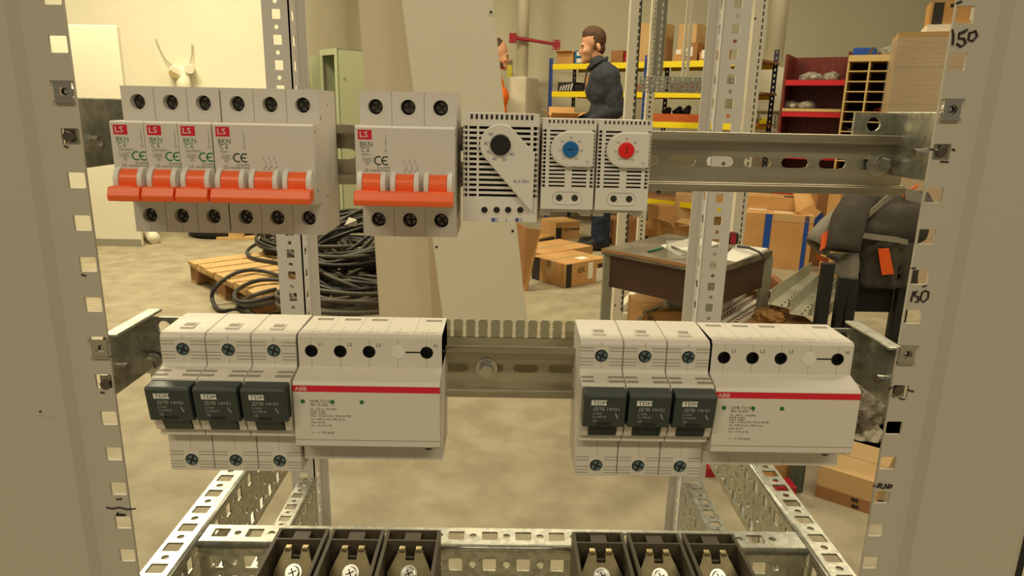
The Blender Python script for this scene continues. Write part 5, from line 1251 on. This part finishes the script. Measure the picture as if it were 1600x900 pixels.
strip('slotted duct strip above the upper white strip, far end in the box', (1122, 487, 2.36), (1122, 493, 2.35), (1192, 447, 2.97), 0, cab_m, gW, True)
strip('slotted duct strip below the lower white strip', (1136, 506, 2.29), (1150, 508, 2.28), (1222, 452, 2.88), 0, cab_m, gW, True)
o = carton('brown box under the slotted strips and channels', (at(1128, 508, 2.3).x, 2.26, 0), 0.0, 0.36, 0.3, at(1180, 505, 2.3).z - 0.02, m=card3_m)
bm = bmesh.new(); bmesh.ops.create_icosphere(bm, subdivisions=4, radius=1)
c = at(1203, 494, 2.42)
for v in bm.verts: v.co = Vector((v.co.x * 0.055, v.co.y * 0.05, v.co.z * 0.03)) * (1 + 0.3 * noise.noise(v.co * 2.2))
me = bpy.data.meshes.new('kraft_paper'); bm.to_mesh(me); bm.free(); me.materials.append(kraft_m); tag(mkobj('kraft_paper', me, loc=c), 'crumpled kraft paper below the grey channels', 'paper')
def uch(label, nl, nr_, fl, hl, hr):
    a1, b1, f1 = at(*nl), at(*nr_), at(*fl); d = f1 - a1; t = thing('steel_channel', label, 'channel', a1, group='grey steel channels beside the jacket'); wv = b1 - a1; Zv = Vector((0, 0, 1))
    m = mat('grey_channel', (190, 187, 164), 0.45, 0.1)
    MB().slab(Vector(), wv, wv + d, d, 0.002).build('base', m, t)
    MB().slab(Vector(), d, d + Zv * hl, Zv * hl, 0.002).build('side_wall', m, t); MB().slab(wv, wv + d, wv + d + Zv * hr, wv + Zv * hr, 0.002).build('side_wall', m, t)
    mb = MB()
    for k in range(14):
        s0 = d * ((k + 0.2) / 14) + wv * 0.55 + Zv * 0.0012; mb.add([s0, s0 + wv * 0.1, s0 + wv * 0.1 + d * 0.025, s0 + d * 0.025], [(0, 1, 2, 3)])
    o = mb.build('hole_row', pit_m, t); o['kind'] = 'stuff'
uch('grey steel channel nearest the open box of strips', (1203, 475, 2.40), (1231, 481, 2.38), (1266, 428, 3.05), 0.055, 0.024)
uch('grey steel channel in the middle of the three', (1234, 490, 2.36), (1263, 494, 2.34), (1294, 432, 3.0), 0.055, 0.024)
uch('grey steel channel nearest the black stand', (1266, 492, 2.38), (1291, 497, 2.36), (1320, 436, 3.0), 0.040, 0.045)
# ---- black stand with the work jacket
YJ = 2.75
q = at(1340, 440, YJ); ztop = at(1340, 420, YJ).z
t = thing('black_stand', 'black metal stand carrying the work jacket', 'stand', (q.x, YJ, 0))
def SX(px, py=440): return at(px, py, YJ).x - q.x
for px0, px1, y0, pt in ((1283, 1301, -0.44, 412), (1312, 1324, -0.38, 434), (1327, 1342, -0.36, 436), (1405, 1425, 0.0, 424), (1400, 1415, 0.3, 420)):
    a_, b_ = at(px0, 450, YJ + y0).x - q.x, at(px1, 450, YJ + y0).x - q.x; zt_ = at(px0, pt, YJ + y0).z
    MB().box(a_, b_, y0, y0 + 0.03, 0, zt_).build('leg', rubber_m, t, bev=0.003)
    if y0 < 0: MB().box(a_, b_, y0 + 0.03, 0.06, 0.12, 0.15).build('side_rail', rubber_m, t)
MB().box(SX(1343), SX(1412), 0.06, 0.08, 0.35, ztop - 0.03).build('panel', rubber_m, t)
MB().box(SX(1345), SX(1425), 0.0, 0.33, ztop - 0.02, ztop).build('top_bar', rubber_m, t)
def jpt(px, py, dy): return at(px, py, YJ + dy)
t = thing('work_jacket', 'charcoal and grey work jacket with orange patches thrown over the stand', 'jacket', jpt(1370, 400, 0)); V = jpt(1370, 400, 0)
def ring_pts(c, ax, r1, r2, up, n=22, wr=0.0, seed=0):
    ax = ax.normalized(); u_ = (up - ax * up.dot(ax)).normalized(); v_ = ax.cross(u_); out = []
    for k in range(n):
        a = 2 * math.pi * k / n; f_ = 1 + wr * noise.noise(Vector((math.cos(a) * 2, math.sin(a) * 2, seed))); out.append(c + u_ * (r2 * math.sin(a) * f_) + v_ * (r1 * math.cos(a) * f_))
    return out
def sleeve(name, path, m):
    rings = []; up = Vector((0, 0, 1))
    for i, (px, py, dy, r1, r2) in enumerate(path):
        c = jpt(px, py, dy) - V; nx = jpt(*path[min(i + 1, len(path) - 1)][:3]) - V; pv = jpt(*path[max(i - 1, 0)][:3]) - V
        rings.append(ring_pts(c, nx - pv, r1, r2, Vector((0.3, -1, 0.2)), wr=0.14, seed=i * 0.5 + 9 + m.name.__len__()))
    return MB().loft(rings, (False, True)).build(name, m, t, smooth=True, solid=0.004)
sleeve('sleeve', [(1316, 392, -0.10, 0.068, 0.052), (1317, 384, -0.095, 0.066, 0.055), (1321, 364, -0.07, 0.064, 0.06), (1328, 340, -0.03, 0.062, 0.06), (1340, 318, 0.05, 0.06, 0.06), (1352, 306, 0.12, 0.04, 0.05)], wgrey_m)
sleeve('sleeve', [(1277, 386, -0.02, 0.056, 0.034), (1283, 376, -0.01, 0.056, 0.04), (1299, 358, 0.02, 0.055, 0.048), (1320, 338, 0.06, 0.05, 0.05), (1340, 325, 0.1, 0.04, 0.05)], wlight_m)
MB().slab(jpt(1281, 392, -0.075) - V, jpt(1290, 386, -0.078) - V, jpt(1297, 359, -0.05) - V, jpt(1284, 366, -0.05) - V, 0.004).build('orange_patch', horange_m, t)
ICO = {}
def ico(sub):
    if sub not in ICO:
        bm = bmesh.new(); bmesh.ops.create_icosphere(bm, subdivisions=sub, radius=1); bm.verts.index_update()
        ICO[sub] = ([v.co.copy() for v in bm.verts], [tuple(v.index for v in f.verts) for f in bm.faces]); bm.free()
    return ICO[sub]
def ell_mesh(c, r, m):
    v, f = ico(3); mb = MB(); mb.add([Vector((p.x * r[0], p.y * r[1], p.z * r[2])) + c for p in v], f)
    me = bpy.data.meshes.new('detail'); me.from_pydata(mb.v, [], mb.f); me.materials.append(m); me.shade_smooth(); return me
def blob_mesh(items, voxel, smooth_it=6):
    mb = MB()
    for it in items:
        if it[0] == 'e':
            _, c, r = it[:3]; R = it[3] if len(it) > 3 else Matrix.Identity(3); v, f = ico(3)
            mb.add([R @ Vector((p.x * r[0], p.y * r[1], p.z * r[2])) + c for p in v], f)
        else:
            _, p0_, r0, p1_, r1 = it; p0_ = Vector(p0_); p1_ = Vector(p1_); n_ = max(2, int((p1_ - p0_).length / (min(r0, r1) * 0.6)) + 1); v, f = ico(2)
            for k in range(n_ + 1):
                f_ = k / n_; c = p0_.lerp(p1_, f_); r = r0 + (r1 - r0) * f_; mb.add([p * r + c for p in v], f)
    me = bpy.data.meshes.new('blob'); me.from_pydata(mb.v, [], mb.f); o = bpy.data.objects.new('blob', me)
    q_ = o.modifiers.new('r', 'REMESH'); q_.mode = 'VOXEL'; q_.voxel_size = voxel
    q_ = o.modifiers.new('s', 'SMOOTH'); q_.factor = 0.5; q_.iterations = smooth_it
    me2 = eval_mesh(o); bpy.data.meshes.remove(me)
    me2.materials.clear(); me2.shade_smooth(); return me2
def bpart(name, items, voxel, m, parent, it=6, wr=0.0, wscale=12):
    me = blob_mesh(items, voxel, it); me.materials.append(m); me.name = name
    if wr:
        for v in me.vertices: v.co += v.normal * (wr * noise.noise(v.co * wscale) + 0.5 * wr * noise.noise(v.co * wscale * 2.3))
    return mkobj(name, me, parent)
J = lambda px, py, dy: jpt(px, py, dy) - V
bpart('jacket_body', [('c', J(1352, 322, 0.10), 0.045, J(1400, 318, 0.12), 0.05), ('c', J(1360, 345, 0.04), 0.06, J(1425, 345, 0.06), 0.075), ('c', J(1358, 365, 0.0), 0.055, J(1425, 362, 0.04), 0.06), ('c', J(1375, 318, 0.12), 0.05, J(1440, 330, 0.14), 0.06), ('c', J(1400, 310, 0.15), 0.03, J(1440, 312, 0.18), 0.04)], 0.012, wgrey_m, t, 5, 0.010, 9)
bpart('jacket_skirt', [('c', J(1354, 385, 0.0), 0.03, J(1352, 440, -0.01), 0.022), ('c', J(1372, 385, -0.02), 0.032, J(1370, 443, -0.02), 0.022), ('c', J(1392, 385, -0.02), 0.032, J(1392, 445, -0.02), 0.022), ('c', J(1412, 385, 0.0), 0.03, J(1412, 445, 0.0), 0.022), ('c', J(1425, 385, 0.02), 0.03, J(1425, 440, 0.02), 0.022), ('c', J(1352, 443, -0.01), 0.02, J(1425, 445, 0.02), 0.02)], 0.010, wgrey_m, t, 6, 0.006, 14)
bpart('lining_flap', [('c', J(1306, 415, -0.03), 0.02, J(1312, 428, -0.03), 0.018), ('c', J(1322, 405, -0.02), 0.025, J(1326, 432, -0.03), 0.02), ('c', J(1333, 400, -0.01), 0.025, J(1336, 436, -0.02), 0.015)], 0.009, wlight_m, t, 4, 0.004, 20)
MB().slab(J(1378, 430, -0.055), J(1397, 428, -0.058), J(1389, 388, -0.066), J(1372, 389, -0.062), 0.004).build('orange_patch', horange_m, t)
def band(name, pts, w_, m, r=0.006): 
    mb = MB(); P = [J(*p_) for p_ in pts]
    for i in range(len(P) - 1): mb.slab(P[i], P[i + 1], P[i + 1] + Vector((0, 0, w_)), P[i] + Vector((0, 0, w_)), 0.004)
    mb.build(name, m, t)
band('reflective_stripe', [(1344, 352, -0.05), (1360, 338, -0.045), (1378, 322, -0.02), (1394, 310, 0.04)], 0.028, wlight_m)
band('reflective_stripe', [(1345, 372, -0.07), (1375, 376, -0.075), (1400, 379, -0.06), (1418, 383, -0.035)], 0.022, wlight_m)
band('orange_piping', [(1411, 308, 0.08), (1422, 300, 0.10), (1434, 292, 0.12)], 0.010, horange_m)
band('shoulder_panel', [(1414, 314, 0.075), (1428, 316, 0.07), (1440, 324, 0.07)], 0.05, wlight_m)
band('orange_tab', [(1350, 310, 0.06), (1368, 308, 0.06)], 0.016, horange_m)
band('orange_cuff_edge', [(1276, 405, -0.08), (1294, 412, -0.08)], 0.02, mat('rust_orange', (168, 80, 36), 0.8))
# ---- bottom right floor
b_, w_, h_ = carton_g('pale corrugated box on the floor behind the right post', (1273, 775), (1366, 806), 0.25, 727, m=card2_m)
MB().box(0, w_, -0.0015, -0.0003, 0, h_ * 0.38).build('printed_band', card3_m, b_); MB().box(w_ * 0.6, w_ * 0.72, -0.002, -0.001, h_ * 0.22, h_ * 0.34).build('printed_band', bk, b_); MB().box(w_ * 0.62, w_ * 0.74, -0.002, -0.001, h_ * 0.04, h_ * 0.14).build('printed_band', bk, b_)
carton_g('small brown box on the floor beside the pale corrugated box', (1204, 760), (1232, 757), 0.2, 725, m=card_m)
c = atz(1243, 765); o = MB().cyl((0, 0, 0), (0.01, 0.03, 0.28), 0.022, 0.022, 12).build('grey_tube', mat('grey_green_tube', (72, 78, 66), 0.6), loc=(c.x, c.y, 0)); tag(o, 'dark grey tube standing between the two floor boxes', 'tube')
o = MB().box(0, 0.10, 0, 0.12, 0, 0.035).build('red_case', redm_m, loc=(*atz(1098, 746)[:2], 0), bev=0.004); tag(o, 'small red case on the floor left of the right channels', 'case')
o = MB().box(0, 0.06, 0, 0.06, 0, 0.05).build('red_block', redm_m, loc=(*atz(1213, 784)[:2], 0), bev=0.004); tag(o, 'red block on the floor behind the right channel holes', 'block')
for i_, (px, py, Y_, r_, m_, l_, nm) in enumerate(((1350, 642, 2.36, 0.075, mat('grey_bag', (150, 142, 126), 0.4, c2=(120, 112, 96), scale=20), 'grey crumpled bag behind the right lower bracket', 'plastic_bag'), (1356, 690, 2.34, 0.06, mat('old_paper', (196, 186, 164), 0.8), 'crumpled white papers above the pale corrugated box', 'paper_bundle'))):
    bm = bmesh.new(); bmesh.ops.create_icosphere(bm, subdivisions=4, radius=1); c = at(px, py, Y_)
    for v in bm.verts: v.co = Vector((v.co.x * r_, v.co.y * r_ * 0.7, v.co.z * r_ * 1.1)) * (1 + 0.45 * noise.noise(v.co * 2.6 + Vector((i_, 0, 0))))
    me = bpy.data.meshes.new(nm); bm.to_mesh(me); bm.free(); me.materials.append(m_); tag(mkobj(nm, me, loc=c), l_, 'bag' if i_ == 0 else 'papers')
c = at(1345, 660, 1.85); o = carton('brown open box holding crumpled bags behind the right bracket', (at(1325, 700, 2.32).x, 2.24, 0), 0.1, 0.34, 0.26, at(1345, 715, 2.30).z, m=card_m)

# ------------------------------------------------------------------ people
ORG = at(932, 388, 5.9); ORG.z = 0
def H_(px, py, dy=0.0): p_ = at(px, py, 5.9 + dy); return Vector((p_.x - ORG.x, dy, p_.z))
def hand(palm, fdir, side, out):
    """palm centre, finger direction, thumb side"""
    fdir = fdir.normalized(); side = side.normalized(); nrm = fdir.cross(side); it = [('e', palm, (0.045, 0.028, 0.045))]
    for k, L in enumerate((0.07, 0.078, 0.073, 0.056)):
        b0 = palm + fdir * 0.035 + side * (0.030 - 0.020 * k); m0 = b0 + fdir * L * 0.55; e0 = m0 + (fdir * 0.5 + nrm * -0.8).normalized() * L * 0.5
        it += [('c', b0, 0.0095, m0, 0.009), ('c', m0, 0.009, e0, 0.008)]
    b0 = palm + side * 0.035 - fdir * 0.01; m0 = b0 + (side + fdir * 0.6).normalized() * 0.04; it += [('c', b0, 0.012, m0, 0.011), ('c', m0, 0.011, m0 + fdir * 0.035, 0.009)]
    return it
def person(label, loc, mir, bald, coat_m, coat_long, tr_m, hold):
    t = thing('person', label, 'person', loc)
    M3 = (lambda v: Vector((-v.x, v.y, v.z))) if mir else (lambda v: v)
    def mm(items):
        out = []
        for it in items:
            if it[0] == 'e': out.append(('e', M3(it[1]), it[2], *( [Matrix.Rotation(-a_, 3, 'Y') if mir else Matrix.Rotation(a_, 3, 'Y') for a_ in it[3:4]])))
            else: out.append(('c', M3(it[1]), it[2], M3(it[3]), it[4]))
        return out
    head = [('e', H_(927, 63), (0.090, 0.076, 0.106)), ('e', H_(919, 77), (0.062, 0.060, 0.085), 0.25), ('e', H_(917, 90), (0.046, 0.044, 0.045)), ('e', H_(912.5, 96), (0.026, 0.028, 0.021)),
            ('e', H_(910.5, 71), (0.022, 0.045, 0.016)), ('c', H_(909.5, 74), 0.011, H_(905.6, 82), 0.0135), ('e', H_(908.2, 83), (0.016, 0.018, 0.011)), ('e', H_(910.5, 89), (0.013, 0.024, 0.008)), ('e', H_(911, 91.8), (0.013, 0.022, 0.008)),
            ('e', H_(915, 80, -0.042), (0.03, 0.02, 0.024)), ('e', H_(936, 74, -0.074), (0.017, 0.012, 0.033), -0.2), ('e', H_(936, 74, 0.074), (0.017, 0.012, 0.033), -0.2),
            ('c', H_(931, 86), 0.056, H_(937, 108), 0.062)]
    sh = [H_(953, 122, -0.17), H_(953, 122, 0.17)]
    el = [H_(964, 172, -0.21), H_(960, 172, 0.21)]
    wr = [H_(908, 196, -0.13), H_(905, 190, 0.12)]
    if mir: el = [H_(938, 170, -0.22), H_(938, 170, 0.22)]; sh = [H_(942, 123, -0.17), H_(942, 123, 0.17)]
    torso = [('c', H_(946, 122, -0.09), 0.10, H_(946, 122, 0.09), 0.10), ('c', H_(943, 140, -0.07), 0.11, H_(943, 140, 0.07), 0.11), ('c', H_(942, 175, -0.06), 0.105, H_(942, 175, 0.06), 0.105), ('c', H_(941, 215, -0.06), 0.105, H_(941, 215, 0.06), 0.105)]
    hip = [H_(941, 230, -0.085), H_(941, 230, 0.085)]; kn = [H_(938, 305, -0.09), H_(940, 305, 0.10)]; an = [H_(937, 372, -0.09), H_(941, 369, 0.10)]
    body = list(head) + torso
    for i in (0, 1):
        body += [('c', sh[i], 0.055, el[i], 0.042), ('c', el[i], 0.042, wr[i], 0.028), ('c', hip[i], 0.085, kn[i], 0.055), ('c', kn[i], 0.055, an[i], 0.036)]
        body += hand(wr[i] + (wr[i] - el[i]).normalized() * 0.06, wr[i] - el[i], Vector((0, 0, 1)), 1)
        body += [('c', Vector((an[i].x + 0.02, an[i].y, 0.045)), 0.035, Vector((an[i].x - 0.15, an[i].y, 0.035)), 0.028)]
    bd = bpart('body', mm(body), 0.0085, skin_m, t, 3)
    # eyes, brows
    for s in (-1, 1):
        p_ = M3(H_(910.8, 75.5, s * 0.030)); me = ell_mesh(p_, (0.010, 0.014, 0.006), mat('dark_eye', (52, 38, 30), 0.3)); mkobj('eye', me, bd)
        p_ = M3(H_(910.0, 71.0, s * 0.032)); me = ell_mesh(p_, (0.010, 0.024, 0.005), hair_m); mkobj('eyebrow', me, bd)
    p_ = M3(H_(909.8, 90.6)); me = ell_mesh(p_, (0.011, 0.022, 0.0035), mat('lip', (170, 96, 84), 0.5)); mkobj('mouth', me, bd)
    if bald:
        hair = [('e', H_(934, 64), (0.084, 0.080, 0.095)), ('e', H_(930, 56), (0.075, 0.075, 0.085))]
        bpart('beard', mm([('e', H_(915.5, 94), (0.034, 0.038, 0.022)), ('e', H_(922, 88, -0.040), (0.03, 0.014, 0.035)), ('e', H_(922, 88, 0.040), (0.03, 0.014, 0.035))]), 0.006, hair_m, t, 3, 0.002, 60)
    else:
        hair = [('e', H_(931, 61), (0.086, 0.079, 0.096)), ('e', H_(926.5, 55), (0.087, 0.074, 0.074)), ('e', H_(918, 50.5), (0.040, 0.054, 0.022)), ('e', H_(937, 76), (0.046, 0.060, 0.055)), ('e', H_(929.5, 72, -0.066), (0.012, 0.014, 0.035)), ('e', H_(929.5, 72, 0.066), (0.012, 0.014, 0.035))]
    bpart('hair', mm(hair), 0.006, hair_m, t, 2, 0.002, 60)
    # clothing
    if coat_long:
        coat = [('c', H_(934, 99, -0.02), 0.068, H_(938, 106, 0.0), 0.078), ('c', H_(948, 122, -0.11), 0.115, H_(948, 122, 0.11), 0.115), ('c', H_(942, 118, -0.03), 0.115, H_(940, 142, -0.04), 0.135), ('c', H_(946, 145, -0.09), 0.135, H_(946, 145, 0.09), 0.135), ('c', H_(944, 178, -0.08), 0.132, H_(944, 178, 0.08), 0.132), ('c', H_(942, 222, -0.08), 0.128, H_(942, 222, 0.08), 0.128)]
        for i in (0, 1): coat += [('c', sh[i], 0.088, el[i], 0.066), ('c', el[i], 0.066, wr[i], 0.046)]
        ob = bpart('jacket', mm(coat), 0.012, coat_m, t, 4, 0.010, 11)
        MB().tube([M3(H_(918, 108, -0.13)), M3(H_(914.5, 124, -0.135)), M3(H_(913, 140, -0.13))], 0.006, 6).build('drawstring', mat('dark_cord', (30, 32, 40), 0.8), ob)
        MB().tube([M3(H_(928, 97, 0.075)), M3(H_(922, 104, 0.03)), M3(H_(919, 108, -0.02)), M3(H_(924, 104, -0.07)), M3(H_(936, 96, -0.085)), M3(H_(946, 92, -0.05)), M3(H_(948, 91, 0.0))], 0.016, 8).build('collar', coat_m, ob, smooth=True)
    else:
        coat = [('c', H_(934, 126, -0.10), 0.105, H_(934, 126, 0.10), 0.105), ('c', H_(928, 150, -0.08), 0.135, H_(928, 150, 0.08), 0.135), ('c', H_(930, 178, -0.07), 0.14, H_(932, 178, 0.07), 0.122), ('c', H_(942, 216, -0.07), 0.122, H_(942, 216, 0.07), 0.122)]
        for i in (0, 1): coat += [('c', sh[i], 0.088, sh[i].lerp(el[i], 0.62), 0.088)]
        bpart('tee_shirt', mm(coat), 0.012, coat_m, t, 4, 0.006, 14)
    tr = [('c', hip[0], 0.115, hip[1], 0.115)]
    for i in (0, 1): tr += [('c', hip[i], 0.112, kn[i], 0.084), ('c', kn[i], 0.084, an[i], 0.074)]
    bpart('trousers', mm(tr), 0.012, tr_m, t, 4, 0.008, 16)
    for i in (0, 1):
        a_ = an[i]; bpart('shoe', mm([('c', Vector((a_.x + 0.04, a_.y, 0.052)), 0.050, Vector((a_.x - 0.17, a_.y - 0.01, 0.042)), 0.042), ('c', Vector((a_.x + 0.01, a_.y, 0.10)), 0.055, Vector((a_.x - 0.04, a_.y, 0.07)), 0.052)]), 0.01, shoe_m, t, 3)
    return t, wr, M3
man, wr, _ = person('man in a dark navy zip jacket and jeans looking down at a box', (ORG.x, 5.9, 0), False, False, navy_m, True, jeans_m, True)
q = at(757, 400, 7.1)
person('person in an orange tee shirt half hidden behind the white panel', (q.x, 7.1, 0), True, True, tee_m, False, jeans_m, False)
# box the man holds
g = H_(880, 182, -0.02) + Vector((ORG.x, 5.9, 0))
t = carton('open brown box held by the man in the navy jacket', (g.x - 0.11, 5.9 - 0.15, g.z - 0.09), 0.0, 0.22, 0.28, 0.09, m=card_m, open_=True, flap_h=0.11)
MATS.pop('_', None)
for o in bpy.data.objects:
    if o.parent and o.type == 'MESH' and any(o.name.startswith(s) for s in ('rib_groove', 'pole_seam', 'seam', 'marker_marks', 'marker_writing', 'rivet_mark', 'leaf_print')): o['kind'] = 'stuff'
bpy.data.scenes.remove(TS)
